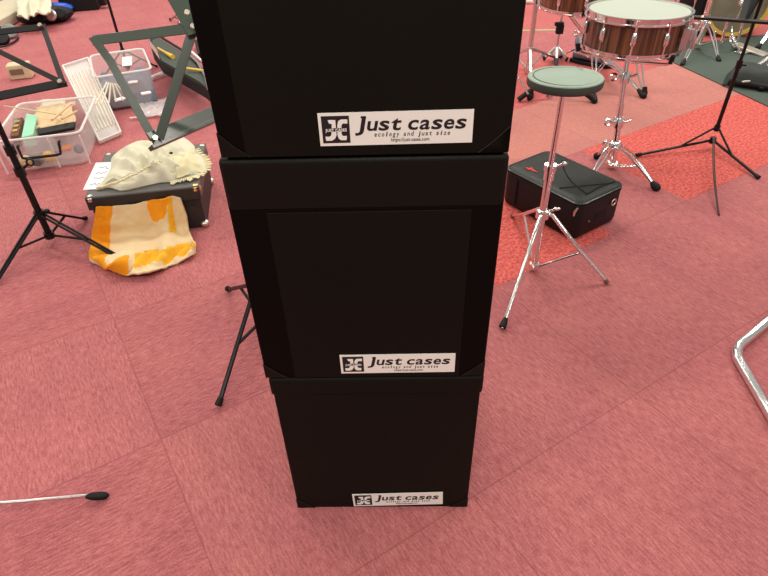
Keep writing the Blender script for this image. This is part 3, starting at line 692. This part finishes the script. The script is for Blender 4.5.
# tripods around it
def tri(name, label, base, feet, cat='stand', **k): return hw_stand(name, label, base, feet, k.pop('ztop', .55), zu=.16, cat=cat, **k)
tri('cymbal_stand', 'chrome stand with spread legs on the green rug, left of the bass drum', F(697, 50), [F(718, 62), F(682, 66), F(706, 35)], clamps=(.3,), footr=.013)
tri('cymbal_stand', 'chrome stand behind the slim black music stand, right of the bass drum', F(776, 42), [F(757, 50), F(800, 50), F(790, 30)], clamps=(.3,), footr=.016)
# black drum on legs, added to stand in for the shadowy mass here
tc_ = F(690, 38, .0); 
r3, bt3, *_ = drum('dark_fill_drum', 'black drum shape added to fill the dark area behind the snare drum and left of bass drum', V((tc_.x+.06, tc_.y+.15, .36)), .115, .26, (0, 0, 1), shell=rubber, lugs=6, head=rubber)
for k in range(3):
    a_ = k*2.1-1.6; p = V((bt3.x+.13*math.cos(a_), bt3.y+.13*math.sin(a_), .006)); l_ = MB().tube([p+V((0, 0, .02)), p+V((0, 0, .24))], .006, 10).build('leg', chrome, r3)
    MB().tube([p, p+V((0, 0, .03))], .012, 10).build('rubber_foot', rubber, l_)
# silver stool tube at right edge
root = thing('drum_throne', 'silver double-tube stool leg at the right edge above the black bag', 'stool', F(768, 60))
MB().tube([F(742, 83)+V((0, 0, .02)), F(755, 68, .05), F(775, 54, .12)], [.008, .013, .013], 12).build('leg', chrome_d, root)
MB().tube([F(757, 69, .03), F(785, 62, .08)], .008, 10).build('leg', chrome_d, root)
hp = F(785, 48, .2); MB().tube([V((hp.x, hp.y, .04)), V((hp.x, hp.y, .42))], .014, 12).build('pole', chrome_d, root)
# black bag on rug corner
bb = F(722, 86); dB = (F(790, 96)-bb).normalized(); nB = V((-dB.y, dB.x, 0)); nB = nB if nB.y > 0 else -nB
root = thing('equipment_bag', 'flat black equipment bag lying on the corner of the green rug', 'bag', bb)
rows = []
for i in range(11):
    row = []
    for j in range(25):
        t = i/10; s_ = j/24
        edge = min(1, 5*min(t, 1-t))*min(1, 8*min(s_, 1-s_)); h_ = .012+.075*edge**.5+.008*noise.noise(V((s_*6, t*4, 0)))
        row.append(bb+dB*(s_*.55)+nB*(t*.20-.01+.012*math.sin(s_*9))+V((0, 0, h_)))
    rows.append(row)
m_ = MB(); m_.grid(rows)
vs = rows; loop = rows[0]+[r_[-1] for r_ in rows[1:-1]]+rows[-1][::-1]+[r_[0] for r_ in rows[-2:0:-1]]
g1 = [m_.bm.verts.new(p) for p in loop]; g2 = [m_.bm.verts.new(V((p.x, p.y, .006))) for p in loop]
for k in range(len(loop)): m_.face([g1[k], g1[(k+1) % len(loop)], g2[(k+1) % len(loop)], g2[k]])
m_.face(g2); bmesh.ops.remove_doubles(m_.bm, verts=m_.bm.verts[:], dist=1e-5)
m_.build('bag_body', mat('dark green black fabric', (.018, .024, .021), .6, bump=.4, bscale=200), root, smooth=60)
for s_ in (.28, .45, .66):
    p = bb+dB*s_*.62+V((0, 0, .03)); MB().tube([p+nB*.01, p-nB*.025+V((0, 0, -.015))], [.012, .014], 8).build('buckle', rubber, root)
MB().tube([bb+dB*.02+V((0, -.004, .03)), bb+dB*.28+V((0, -.008, .026)), bb+dB*.54+V((0, -.004, .03))], .016, 10, flat=1).build('side_roll', rubber, root)
mb = MB(); mb.tube([bb+dB*.10+V((0, -.03, .05)), bb+dB*.07+V((0, -.012, .035))], .005, 8); mb.build('metal_clip', nickel, root)

# ------------------------------------------------------------------ chrome chair tube at right edge
zc = .0125; pA, pB, pC = F(790, 303, zc), F(733, 350, zc), F(796, 458, zc)
u1 = (pA-pB).normalized(); u2 = (pC-pB).normalized()
pts = [pA+u1*.18+V((0, 0, .14)), pA+u1*.10+V((0, 0, .03)), pA+u1*.04, pA]+arc_pts(pB+u1*.05, pB+V((-.003, 0, 0)), pB+u2*.05, 10)+[pC, pC+u2*.15]
root = thing('chair', 'bent chrome tube base of a chair at the right edge of the carpet', 'chair', (pB+pC)/2)
pts = [pB+u1*.46+V((0, 0, .42)), pB+u1*.44+V((0, 0, .30)), pB+u1*.42+V((0, 0, .04)), pB+u1*.38]+arc_pts(pB+u1*.05, pB+V((-.003, 0, 0)), pB+u2*.05, 10)+[pB+u2*.38, pB+u2*.42+V((0, 0, .04)), pB+u2*.44+V((0, 0, .30)), pB+u2*.46+V((0, 0, .42))]
MB().tube(pts, .0128, 16).build('base_tube', chrome, root, smooth=60)
pD = pB+(u1+u2)*.44
MB().tube([pB+u1*.40, pD-u2*.06, pD-u2*.02-u1*.02, pD-u1*.06, pB+u2*.40], .0125, 14).build('rear_tube', chrome, root, smooth=60)
q = [pB+u1*.04+u2*.04, pB+u2*.46, pB+(u1+u2)*.45, pB+u1*.46]
MB().prism([V((p.x, p.y, .425)) for p in q], (0, 0, .045)).build('seat', burg, root, bevel=.012)
b0, b1 = q[2], q[1]; bd_ = (b1-b0).normalized(); bn_ = V((-bd_.y, bd_.x, 0))
for p in (b0+bd_*.03, b1-bd_*.03): MB().tube([V((p.x, p.y, .44)), V((p.x, p.y, .82))], .012, 12).build('back_post', chrome, root)
MB().hexa([V((p.x, p.y, z)) for z in (.60, .84) for p in (b0-bn_*.015, b1-bn_*.015, b1+bn_*.015, b0+bn_*.015)]).build('backrest', burg, root, bevel=.01)

# ------------------------------------------------------------------ trunk with cloths
T0 = F(84, 198, .165); T1 = F(199, 186, .165); X = (T1-T0); X.z = 0; LW = X.length; X.normalize(); Y = V((-X.y, X.x, 0)); DT = .345; O = V((T0.x, T0.y, 0))
def S2(x, y, z): return O+X*x+Y*y+V((0, 0, z))
root = thing('trunk', 'dark grey trunk with metal corners under the cream cloth and towel', 'trunk', S2(LW/2, DT/2, 0))
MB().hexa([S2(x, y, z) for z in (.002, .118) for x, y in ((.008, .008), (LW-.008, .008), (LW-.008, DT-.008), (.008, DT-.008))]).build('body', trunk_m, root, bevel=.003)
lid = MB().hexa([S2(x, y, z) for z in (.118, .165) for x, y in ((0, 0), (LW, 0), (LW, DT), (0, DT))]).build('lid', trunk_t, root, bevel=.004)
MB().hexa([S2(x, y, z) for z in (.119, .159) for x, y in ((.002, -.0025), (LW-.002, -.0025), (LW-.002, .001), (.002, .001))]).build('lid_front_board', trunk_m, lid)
for x, y in ((.014, .014), (LW-.014, .014), (LW-.014, DT-.014), (.014, DT-.014)):
    mb = MB(); mb.ell(S2(x, y, .152), (.0185, .0185, .0150), 12); mb.build('metal_corner', nickel if (x, y) != (LW-.014, .014) else brass, lid)
    MB().ell(S2(x, y, .014), (.017, .017, .013), 12).build('metal_corner', nickel, root)
MB().tube([S2(LW*.86, -.002, .112), S2(LW*.88, -.010, .105), S2(LW*.93, -.010, .106), S2(LW*.94, -.002, .113)], .004, 8).build('latch', rubber, root)

def catmull(ctrl, n, m_):
    def cr(p, t):
        k = min(int(t), len(p)-2); f = t-k; a = p[max(k-1, 0)]; b = p[k]; c = p[k+1]; d = p[min(k+2, len(p)-1)]
        return (b*2+(c-a)*f+(a*2-b*5+c*4-d)*f*f+(b*3-a-c*3+d)*f**3)*.5
    rows = []
    for i in range(n+1):
        t = i/n*(len(ctrl)-1); r_ = [cr([ctrl[k][j] for k in range(len(ctrl))], t) for j in range(len(ctrl[0]))]
        rows.append([cr(r_, j/m_*(len(r_)-1)) for j in range(m_+1)])
    return rows
# towel: hangs from under the lid down the front and spreads over the floor
def fr_pt(px, py, off): # point on trunk front plane
    r = ray(px, py); n = -Y; c = V((0, 0, CAMH)); k = (O+n*off-c).dot(n)/r.dot(n); return c+r*k
rows_px = [
 [(96, 207), (113, 206), (134, 204), (150, 200), (163, 199), (172, 196), (180, 198)],
 [(94, 222), (111, 222), (135, 220), (152, 218), (163, 214), (176, 212), (186, 214)]]
ctrl = [[fr_pt(px, py, .006 if j % 2 else .012) for j, (px, py) in enumerate(r_)] for r_ in rows_px]
ctrl.append([fr_pt(px, py, o_) for (px, py), o_ in zip([(92, 236), (110, 238), (134, 236), (152, 234), (166, 230), (180, 230), (189, 229)], (.02, .012, .02, .012, .03, .015, .02))])
ctrl.append([F(px, py, z) for (px, py), z in zip([(91, 249), (109, 252), (130, 249), (152, 246), (167, 244), (183, 242), (193, 239)], (.02, .03, .03, .025, .035, .02, .025))])
ctrl.append([F(px, py, z) for (px, py), z in zip([(89, 257), (104, 263), (126, 264), (148, 258), (168, 257), (186, 250), (196, 245)], (.010, .035, .045, .012, .02, .012, .03))])
ctrl.append([F(px, py, z) for (px, py), z in zip([(92, 262), (107, 268), (126, 275), (145, 273), (163, 269), (180, 262), (195, 255)], (.008, .012, .014, .025, .008, .008, .012))])
rows = catmull(ctrl, 60, 84)
for i, r_ in enumerate(rows):
    for j, p in enumerate(r_):
        q = noise.noise(p*26)*.010+.006*math.sin(j/84*19+i*.05)*min(1, i/25)+.004*noise.noise(p*60); p += (-Y*.5+V((0, 0, .5)))*q
        if i > 40: p.z += .012*math.sin(j*.42+i*.22)*math.sin((i-40)/20*PI)+.008*noise.noise(p*40)
        if p.z < .006: p.z = .006
def towel_mi(i, j):
    u, v = j/84, i/60; w_ = .05*noise.noise(V((u*7, v*7, 1)))+.02*noise.noise(V((u*25, v*25, 2)))
    if u < .155 and v < .86 : return 1
    if (u-.60)**2/.020+(v-.02)**2/.055 < 1+w_*6: return 1
    if abs(u-.78+.04*v*3) < .035 and v < .45: return 2
    if v > .66+w_ and v < .88+w_ and .38 < u < .98: return 2
    if v > .72+w_*2 and .12 < u < .34: return 1
    if (u-.47)**2/.0065+(v-.74)**2/.006 < 1+w_*4: return 3
    return 0
mb = MB(); mb.grid(rows, towel_mi); o = mb.build('towel', [towel_c, towel_o, towel_y, mat('brown towelling', (.55, .24, .07), .95, bump=.8, bscale=260)], solid=.007, smooth=60)
tag(o, 'cream towel with orange and golden patches hanging from the trunk onto the carpet', 'towel')

# cream cloth lying on the trunk
zt_ = .165
outl = [(96, 190), (104, 180), (111, 168), (112, 158), (124, 148), (140, 141), (158, 142), (168, 138), (182, 137), (194, 146), (196, 152), (205, 158), (208, 167), (200, 175), (187, 178), (172, 182), (160, 183), (142, 187), (122, 191), (110, 188)]
cpx = (150, 166); nR = 30; nA = len(outl)*7
def outp(a):
    k = int(a) % len(outl); f = a-int(a); q0, q1, q2, q3 = [outl[(k+i) % len(outl)] for i in (-1, 0, 1, 2)]
    return tuple(.5*(2*b_+(c_-a_)*f+(2*a_-5*b_+4*c_-d_)*f*f+(3*b_-a_-3*c_+d_)*f**3) for a_, b_, c_, d_ in zip(q0, q1, q2, q3))
mb = MB(); cen = F(*cpx, zt_+.05)
ringsv = []; flat_ = [F(*outp(a*len(outl)/nA), zt_+.002) for a in range(nA)]
for i in range(nR+1):
    t = i/nR; ring = []
    for a in range(nA):
        e_ = flat_[a]; p = lerp(cen, e_, t); prof = (1-t**3)
        fold = .036*math.sin((p.x*1.4+p.y*1.0)*55+4*noise.noise(p*9))*(1-t*.6)*(.4+.6*abs(noise.noise(p*7+V((3, 1, 0)))))
        z = zt_+.004+.042*prof+max(-.02, fold)*prof+(.016*noise.noise(p*24)-.034*max(0, .22-abs(noise.noise(V((p.x*11+p.y*5, p.y*16, .3)))))*2.2)*prof
        ring.append(V((p.x, p.y, max(z, zt_+.003))))
    ringsv.append(ring)
cv = mb.bm.verts.new(ringsv[0][0]); R_ = [[mb.bm.verts.new(p) for p in r_] for r_ in ringsv[1:]]
for a in range(nA): mb.face([cv, R_[0][a], R_[0][(a+1) % nA]])
for r1, r2_ in zip(R_, R_[1:]):
    for a in range(nA): mb.face([r1[a], r2_[a], r2_[(a+1) % nA], r1[(a+1) % nA]])
mb.face([mb.bm.verts.new(V((v.co.x, v.co.y, zt_+.0015))) for v in R_[-1]][::-1])
root = thing('cream_cloth', 'crumpled cream cotton cloth with fringed edge lying on the trunk', 'cloth', cen-V((0, 0, .05)))
mb.build('cloth', cream, root, smooth=70)
def fringe(pts, n, name):
    mb = MB()
    for i in range(n):
        t = i/(n-1)*(len(pts)-1); k = min(int(t), len(pts)-2); p = lerp(pts[k], pts[k+1], t-k); d = (pts[k+1]-pts[k]).normalized(); sd = V((d.y, -d.x, 0))
        q = p+sd*random.uniform(.010, .018)+V((0, 0, random.uniform(-.004, .004)))
        mb.bar(p-sd*.006, q, .0045, .0025)
    return mb.build(name, creamf, root)
f1 = fringe([F(171, 182, .172), F(187, 178.5, .174), F(200, 175, .174), F(208, 167, .174), F(205, 158, .175), F(196, 150, .178)], 46, 'fringe'); f1['kind'] = 'stuff'
seam_px = [(98, 188), (112, 184), (128, 177), (146, 168), (160, 160), (171, 153)]
mb = MB()
for i in range(30):
    t = i/29*5; k = min(int(t), 4); a_ = outp(0); px = seam_px[k][0]*(1-(t-k))+seam_px[k+1][0]*(t-k); py = seam_px[k][1]*(1-(t-k))+seam_px[k+1][1]*(t-k)
    z = .176+.045*math.sin(PI*min(1, (i+3)/34)); p = F(px, py, z)
    mb.ell(p+V((0, 0, random.uniform(-.002, .002))), (.007, .005, .004), 8)
f2 = mb.build('gathered_seam', creamf, root); f2['kind'] = 'stuff'
rows = catmull([[F(176, 176, .19), F(190, 174, .178), F(203, 172, .170)], [F(176, 166, .205), F(190, 163, .20), F(205, 164, .172)], [F(172, 158, .20), F(186, 152, .195), F(197, 153, .172)]], 20, 20)
for r_ in rows:
    for p in r_: p.z = max(.171, p.z+.016*noise.noise(p*35))
MB().grid(rows).build('ruffle', creamf, root, solid=.002, smooth=70)
mb = MB(); mb.ell(F(171, 153, .23), (.007, .005, .004), 8); mb.build('button', rubber, root)
# paper
pp = [F(83, 190, .1665), F(104, 189, .1665), F(118, 162, .1665), F(96, 163, .1665)]
root = thing('paper_sheet', 'white sheet with grey handwriting on the left of the trunk lid', 'paper', pp[0])
MB().prism(pp, (0, 0, .0012)).build('sheet', paper, root)
mb = MB(); rnd = random.Random(3)
for k in range(4):
    y = .18+k*.2; pts = [lerp(lerp(pp[0], pp[1], u), lerp(pp[3], pp[2], u), y+rnd.uniform(-.05, .05))+V((0, 0, .002)) for u in [.25+.5*i/9 for i in range(10)]]
    mb.tube(pts, .0009, 5)
mb.build('handwriting', pencil, root)

# ------------------------------------------------------------------ clear storage box with lid
def bin_(name, label, px_top, z1, z0=.0, inset=.02, w=.003):
    t = [F(*p, z1) for p in px_top]; FLc = V((t[0].x, t[0].y, 0)); Xb = (t[1]-t[0]); Xb.z = 0; Lx = Xb.length; Xb.normalize(); Yb = V((-Xb.y, Xb.x, 0)); Ly = ((t[3]-t[0]).dot(Yb)+(t[2]-t[1]).dot(Yb))/2
    S_ = lambda x, y, z: FLc+Xb*x+Yb*y+V((0, 0, z))
    root = thing(name, label, 'storage box', S_(Lx/2, Ly/2, 0)); mb = MB()
    def ring(i, z, r): return [mb.bm.verts.new(S_(x, y, z)) for x, y in [(a*(1), b_) for a, b_ in rr2(i, Lx-i, i, Ly-i, r)]]
    def rr2(x0, x1, y0, y1, r): return rr_loop(x0, x1, y0, y1, r, 5)
    prof = [(inset+.02, .004, .02), (inset, .012, .03), (.006, z1-.012, .03), (.004, z1, .03), (.009, z1, .028), (.011, z1-.012, .028), (inset+.005, .016, .026), (inset+.024, .008, .018)]
    rg = [ring(*p) for p in prof]; n = len(rg[0])
    for a_, b_ in zip(rg, rg[1:]):
        for k in range(n): mb.face([a_[k], a_[(k+1) % n], b_[(k+1) % n], b_[k]])
    mb.face(rg[0][::-1]); mb.face(rg[-1]); mb.build('tub', clearp, root, smooth=50)
    mb = MB(); lp = [S_(x, y, z1) for x, y in rr_loop(.002, Lx-.002, .002, Ly-.002, .032, 5)]; mb.tube(lp+lp[:2], .0052, 8, cap=False); mb.build('rim', clearrim, root)
    return root, S_, Lx, Ly
root, S_, Lx, Ly = bin_('storage_box', 'open clear plastic box of small packets and sticks at the left edge', [(-10, 143), (80, 133), (68, 98), (14, 105)], .15)
for k in (.02, .98, .62):
    MB().tube([S_(Lx*k, .012, .01) if k != .62 else S_(Lx*k, .006, .14), S_(Lx*k, .004 if k != .62 else .016, .14 if k != .62 else .01)], .004, 8).build('corner_rib', clearrim, root)
hy = -.012
hd = MB().tube([S_(Lx*.28, .0, .125), S_(Lx*.28, hy, .125), S_(Lx*.30, hy-.016, .085), S_(Lx*.34, hy-.018, .082), S_(Lx*.68, hy-.018, .082), S_(Lx*.73, hy-.016, .085), S_(Lx*.74, hy, .125), S_(Lx*.74, 0, .125)], .0055, 10).build('handle', rubber, root)
hd['label'] = 'black bail handle on the front'
MB().hexa([S_(x, y, z) for z in (.088, .142) for x, y in ((Lx*.33, -.004), (Lx*.70, -.004), (Lx*.70, .004), (Lx*.33, .004))]).build('catch_plate', clearp, root, bevel=.002)
def slab(name, label, cat, corners, z, th, m_, group=None, tilt=0):
    a_ = [F(px, py, z) for px, py in corners]
    o = MB().prism([p-V((0, 0, th)) for p in a_], (0, 0, th)).build(name, m_, bevel=min(.004, th*.3)); return tag(o, label, cat, group)
r_ = thing('snack_packet', 'brown packet with gold stripes in the clear box, leftmost', 'packet', F(15, 140, .06))
A_ = [F(px, py, .115) for px, py in ((10, 136), (18, 135), (23, 117), (13, 118))]
MB().prism([p-V((0, 0, .05)) for p in A_], (0, 0, .05)).build('wrapper', foilb, r_, bevel=.004)
for k in (.25, .5, .75): MB().bar(lerp(A_[0], A_[3], k)*.8+lerp(A_[1], A_[2], k)*.2+V((0, 0, .002)), lerp(A_[0], A_[3], k)*.2+lerp(A_[1], A_[2], k)*.8+V((0, 0, .002)), .022, .002).build('gold_stripe', foilg, r_)
slab('snack_packet', 'mint green packet beside the brown packet in the clear box', 'packet', ((21, 137), (33, 134), (37, 115), (26, 113)), .13, .05, mint)
rows = [[F(37+38*j/12+2*math.sin(i*.6), 132-22*i/12-j*.5, .11)+V((0, 0, .016*noise.noise(V((i*.5, j*.5, 3)))+.012)) for j in range(13)] for i in range(13)]
o = MB().grid(rows).build('paper_bag', kraft, solid=.003, smooth=30); tag(o, 'crumpled kraft paper bag filling the right half of the clear box', 'paper bag')
rows = [[F(42+24*j/8, 114-12*i/6, .105)+V((0, 0, .014*noise.noise(V((i*.7, j*.7, 9)))+.012)) for j in range(9)] for i in range(7)]
o = MB().grid(rows).build('cloth_scrap', beige, solid=.004, smooth=40); tag(o, 'beige cloth scrap at the back of the clear box', 'cloth')
slab('pouch', 'narrow black pouch lying across the kraft paper in the clear box', 'pouch', ((37, 128.5), (38, 134), (74, 127), (75, 121)), .142, .014, rubber)
for k, (a_, b_) in enumerate((((4, 106), (62, 115)), ((52, 120), (71, 104)), ((62, 119), (77, 111)))):
    o = MB().tube([F(*a_, .165), F(*b_, .15)], .0032 if k == 0 else .0045, 8).build('drumstick', kraft if k else tan)
    tag(o, ('thin long brown stick lying across the top of the clear box', 'short tan stick leaning on the kraft bag, left one of the pair', 'short tan stick by the right rim of the clear box')[k], 'stick')
slab('small_box', 'orange block seen through the front of the clear box', 'box', ((61, 149), (71, 147), (71, 143), (61, 145)), .075, .015, orangep)
for k, (px, py, m_, r__) in enumerate(((45, 163, yellow, .028), (32, 166, greyplas, .032), (22, 168, kraft, .03), (75, 155, navy, .022))):
    o = MB().ell(F(px, py-2, .045)+V((.0, .04, 0)), (r__, r__*.8, r__*.9), 14).build('pouch', m_)
    tag(o, ('yellow pouch low inside the clear box', 'grey pouch low inside the clear box', 'brown pouch low inside the clear box, at its left', 'blue grey pouch low in the right end of the clear box')[k], 'pouch')
# lid leaning between the boxes
Lp = [F(62, 60, .20), F(78, 62, .20), F(118, 134, .02), F(101, 141, .012)]
la, lb, lc, ld = F(63, 68, .19), F(88, 60, .19), F(121, 134, .010), F(100, 143, .010)
root = thing('box_lid', 'milky plastic lid with ribs leaning between the two clear boxes', 'lid', (lc+ld)/2)
up_ = (lb-la).cross(ld-la).normalized(); up_ = up_ if up_.z > 0 else -up_
MB().prism([la, lb, lc, ld], up_*.004).build('panel', clearlid, root, bevel=.001)
for k in range(7):
    u = .08+.84*k/6; a_ = lerp(la, lb, u)+up_*.006; b_ = lerp(ld, lc, u)+up_*.006
    MB().bar(lerp(a_, b_, .12), lerp(a_, b_, .88), .006, .008, up=up_).build('rib', mat('cream plastic rib', (.85, .83, .68), .4, alpha=.8), root, bevel=.002)
for a_, b_ in ((la, lb), (lb, lc), (lc, ld), (ld, la)): MB().bar(a_+up_*.007, b_+up_*.007, .008, .018, up=up_, ext=.003).build('edge', clearrim, root, bevel=.002)
MB().bar(F(91, 113, .055)+up_*.016, F(101, 125, .03)+up_*.016, .009, .006, up=up_).build('handle', rubber, root)

# ------------------------------------------------------------------ bin of clothes
root, S_, Lx, Ly = bin_('storage_box', 'clear pink-tinted bin of blue grey clothes behind the box lid', [(93, 78), (152, 69), (149, 48), (99, 54)], .18)
rows = []
for i in range(17):
    rows.append([S_(Lx*(.06+.9*j/20), Ly*(.05+.45*i/16), .125-.05*(i < 3)*(3-i)/3+.022*math.sin(j*.5)*math.cos(i*.5)+.03*noise.noise(V((i*.25, j*.25, 5)))-.0*i) for j in range(21)])
mb = MB(); mb.grid(rows); 
low = [[V((p.x, p.y, .02)) for p in r_] for r_ in rows]; loop = rows[0]+[r_[-1] for r_ in rows[1:-1]]+rows[-1][::-1]+[r_[0] for r_ in rows[-2:0:-1]]
g1 = [mb.bm.verts.new(p) for p in loop]; g2 = [mb.bm.verts.new(V((p.x, p.y, .02))) for p in loop]
for k in range(len(loop)): mb.face([g1[k], g1[(k+1) % len(loop)], g2[(k+1) % len(loop)], g2[k]])
bmesh.ops.remove_doubles(mb.bm, verts=mb.bm.verts[:], dist=1e-5)
o = mb.build('folded_clothes', navy, smooth=60); tag(o, 'blue grey clothes folded in the clear bin', 'clothes')
for k, (px, py) in enumerate(((133, 82), (146, 93), (120, 99))):
    o = MB().box(F(px, py, .125), (.045, .03, .006), rz=.2+k*.3).build('cloth_tag', whitep, bevel=.002)
    tag(o, ('white plastic tag on top of the blue grey clothes', 'white scrap at the right front of the blue grey clothes', 'white scrap at the left front of the blue grey clothes')[k], 'tag')
slab('card', 'white card leaning inside the back of the clear bin', 'card', ((122, 66), (132, 65), (132, 56), (122, 57)), .12, .003, paper)
# fan of thin sticks between lid and clothes
for k in range(6):
    a_ = F(107+1.2*k, 82+.4*k, .21); b_ = F(95+7.0*k, 106-1.4*k, .135)
    o = MB().bar(a_+V((k*.003, 0, 0)), b_, .006, .004).build('wooden_stick', mat('pale wooden stick', (.9, .84, .66), .6), None)
    tag(o, 'thin pale stick in the fan between the box lid and the clothes', 'stick', 'fan of pale sticks beside the box lid')
# crumpled clear bag with white scraps
mb = MB(); rows = []
for i in range(9):
    rows.append([F(137+34*j/14, 118-16*i/8-.12*j*2, .012)+V((0, 0, .02*abs(noise.noise(V((i*.9, j*.8, 2)))))) for j in range(15)])
o = mb.grid(rows).build('plastic_bag', mat('clear crumpled film', (.95, .92, .92), .12, alpha=.38), solid=.001, smooth=20); tag(o, 'crumpled clear plastic bag on the carpet beside the clothes bin', 'plastic bag')
mb = MB(); mb.tube([F(130, 118, .01), F(140, 117, .012), F(150, 112, .012)], .004, 8); o = mb.build('cable', whitep); tag(o, 'short white cable end on the carpet beside the clothes bin', 'cable')
p = F(157, 79)
mb = MB(); mb.tube([p+V((-.02, -.03, .015)), p+V((0, 0, .02)), p+V((.03, .02, .02))], [.012, .009, .014], 10).ell(p+V((.035, .025, .02)), (.018, .014, .016), 10)
o = mb.build('plastic_clip', whitep); tag(o, 'small white plastic clip right of the clear clothes bin', 'clip')

# ------------------------------------------------------------------ open black instrument case with sticks
z1 = .17
root = thing('instrument_case', 'open black mallet case with yellow sticks, behind the olive stand bars', 'case', F(185, 75))
top_loop = [F(149, 37, .16), F(156, 34, .16), F(190, 55, .16), F(213, 82, .16), F(212, 92, .16), F(203, 84, .16), F(160, 60, .16), F(151, 47, .16)]
hx = lambda p, dz: V((p.x, p.y, p.z+dz))
body = MB(); body.prism([hx(p, -.07) for p in top_loop], (0, 0, .06)); body.build('tray', rubber, root, bevel=.004)
MB().prism([hx(lerp(p, (top_loop[0]+top_loop[4])/2, .12), -.009) for p in top_loop], (0, 0, .006)).build('lining', mat('dark green felt', (.06, .075, .06), .9), root)
pth = [hx(p, 0) for p in top_loop]; MB().tube(pth[1:5], .007, 8).build('rim', nylon, root)
MB().hexa([V(p) for p in [F(148, 39, .09), F(151, 47, .09), F(160, 60, .09), F(157, 54, .09), F(148, 38, .162), F(151, 47, .162), F(160, 60, .162), F(157, 50, .162)]]).build('end_board', mat('pinkish brown board', (.32, .19, .17), .7), root)
for a_, b_ in (((158, 48), (173, 57)), ((185, 68), (205, 71))):
    o = MB().tube([F(*a_, .175), lerp(F(*a_, .175), F(*b_, .168), .5), F(*b_, .168)], [.005, .006, .013 if a_[0] < 170 else .007], 10).build('mallet', yellow)
    tag(o, 'yellow mallet with thick end in the open black case, left one' if a_[0] < 170 else 'thin yellow stick in the open black case beside the stacked cases', 'mallet')
q = [F(192, 52, .17), F(203, 62, .17), F(211, 76, .17), F(214, 88, .17)]
for k in range(2): MB().tube([p+V((-.025*k, -.01*k, 0)) for p in q], .006, 8).build('chrome_rail', chrome if k else whitep, root)
for p in (F(200, 92), F(165, 66)): MB().tube([p+V((0, 0, .0)), p+V((0, 0, .095))], .012, 8).build('foot', rubber, root)
o = MB().prism([F(196, 48, .0), F(215, 46, .0), F(215, 60, .0), F(200, 62, .0)], (0, 0, .05)).build('equipment_box', rubber); tag(o, 'low black box just left of the top case, behind the mallet case', 'box')

# ------------------------------------------------------------------ upper left clutter
p = [F(12, 82), F(29, 80), F(28, 70), F(12, 73)]
zz = .07
root = thing('wooden_block', 'small tan wooden block standing alone on the carpet', 'block', (p[0]+p[1])/2)
ctrb = F(20, 80); rzb = .25
MB().box(ctrb+V((0, .04, .042)), (.12, .075, .082), rz=rzb).build('block_body', tan, root, bevel=.008)
MB().box(ctrb+V((.0, .0-.0, .046)), (.07, .01, .03), rz=rzb).build('slot', shade_b, root, bevel=.002)
# beige flat case
q = [F(-30, 46), F(0, 33), F(27, 18), F(20, 5), F(-30, 25)]
o = MB().prism([V((a_.x, a_.y, .002)) for a_ in q], (0, 0, .075)).build('canvas_case', [beige], bevel=.008); tag(o, 'flat beige canvas case at the top left corner', 'case')
# cream bag with black lens gear
root = thing('gear_bag', 'cream bag heaped on black gear at the top left', 'bag', F(42, 22))
g0 = F(45, 24)
MB().ell(g0+V((0, .05, .05)), (.20, .13, .06), 18, M=Matrix.Rotation(.35, 3, 'Z')).build('black_base', nylon, root)
rows = [[F(18+34*j/14, 19-19*i/8+ (0 if j < 8 else -2), .10)+V((0, 0, .05*noise.noise(V((i*.5, j*.4, 7)))+.02)) for j in range(15)] for i in range(9)]
MB().grid(rows).build('cream_fabric', cream, root, solid=.01, smooth=60)
for k in range(3): MB().lathe([(0, 0), (.04, 0), (.042, .03), (.03, .04), (0, .04)], g0+V((.02+.06*k, -.05+.03*k, .06)), axis=(.3, -1, .5), n=18).build('lens_ring', chrome_d if k == 1 else rubber, root)
o = MB().ell(F(52, 9, .04)+V((.02, 0, 0)), (.14, .07, .045), 16, M=Matrix.Rotation(.3, 3, 'Z')).build('plastic_bag', blue); tag(o, 'blue plastic bag between the cream bag and the black box', 'bag')
b0, b1 = F(62, 13), F(99, 10); dx2 = (b1-b0).normalized(); ny2 = V((-dx2.y, dx2.x, 0))
root = thing('amplifier_box', 'low black box standing on the carpet at the top left', 'box', (b0+b1)/2)
ln = (b1-b0).length
MB().hexa([b0+dx2*x+ny2*y+V((0, 0, z)) for z in (.003, .14) for x, y in ((0, 0), (ln, 0), (ln, .25), (0, .25))]).build('cabinet', rubber, root, bevel=.006)
MB().box(b1+dx2*.03+V((0, .05, .05)), (.05, .07, .05)).build('side_connector', blackm, root, bevel=.006)
# black cable lump at left
root = thing('headphones', 'black headphones lying on the carpet behind the left desk bars', 'headphones', F(4, 44))
for k, (px, py) in enumerate(((3, 44), (12, 38))):
    MB().lathe([(0, -.02), (.045, -.02), (.055, -.008), (.05, .02), (0, .025)], F(px, py)+V((0, 0, .04)), axis=(.4, -.6, .7), n=20).build('ear_cup', rubber if k == 0 else mat('glossy grey', (.3, .3, .3), .2, .5), root)
MB().tube(arc_pts(F(-4, 50)+V((0, 0, .02)), F(8, 50)+V((0, 0, .01)), F(19, 40)+V((0, 0, .01)), 10), .006, 8).build('band', rubber, root)
MB().tube(arc_pts(F(-6, 36)+V((0, 0, .02)), F(0, 30)+V((0, 0, .05)), F(10, 36)+V((0, 0, .03)), 8), .009, 8).build('band', rubber, root)

for ob in bpy.data.objects:
    if '_o' in ob: del ob['_o']
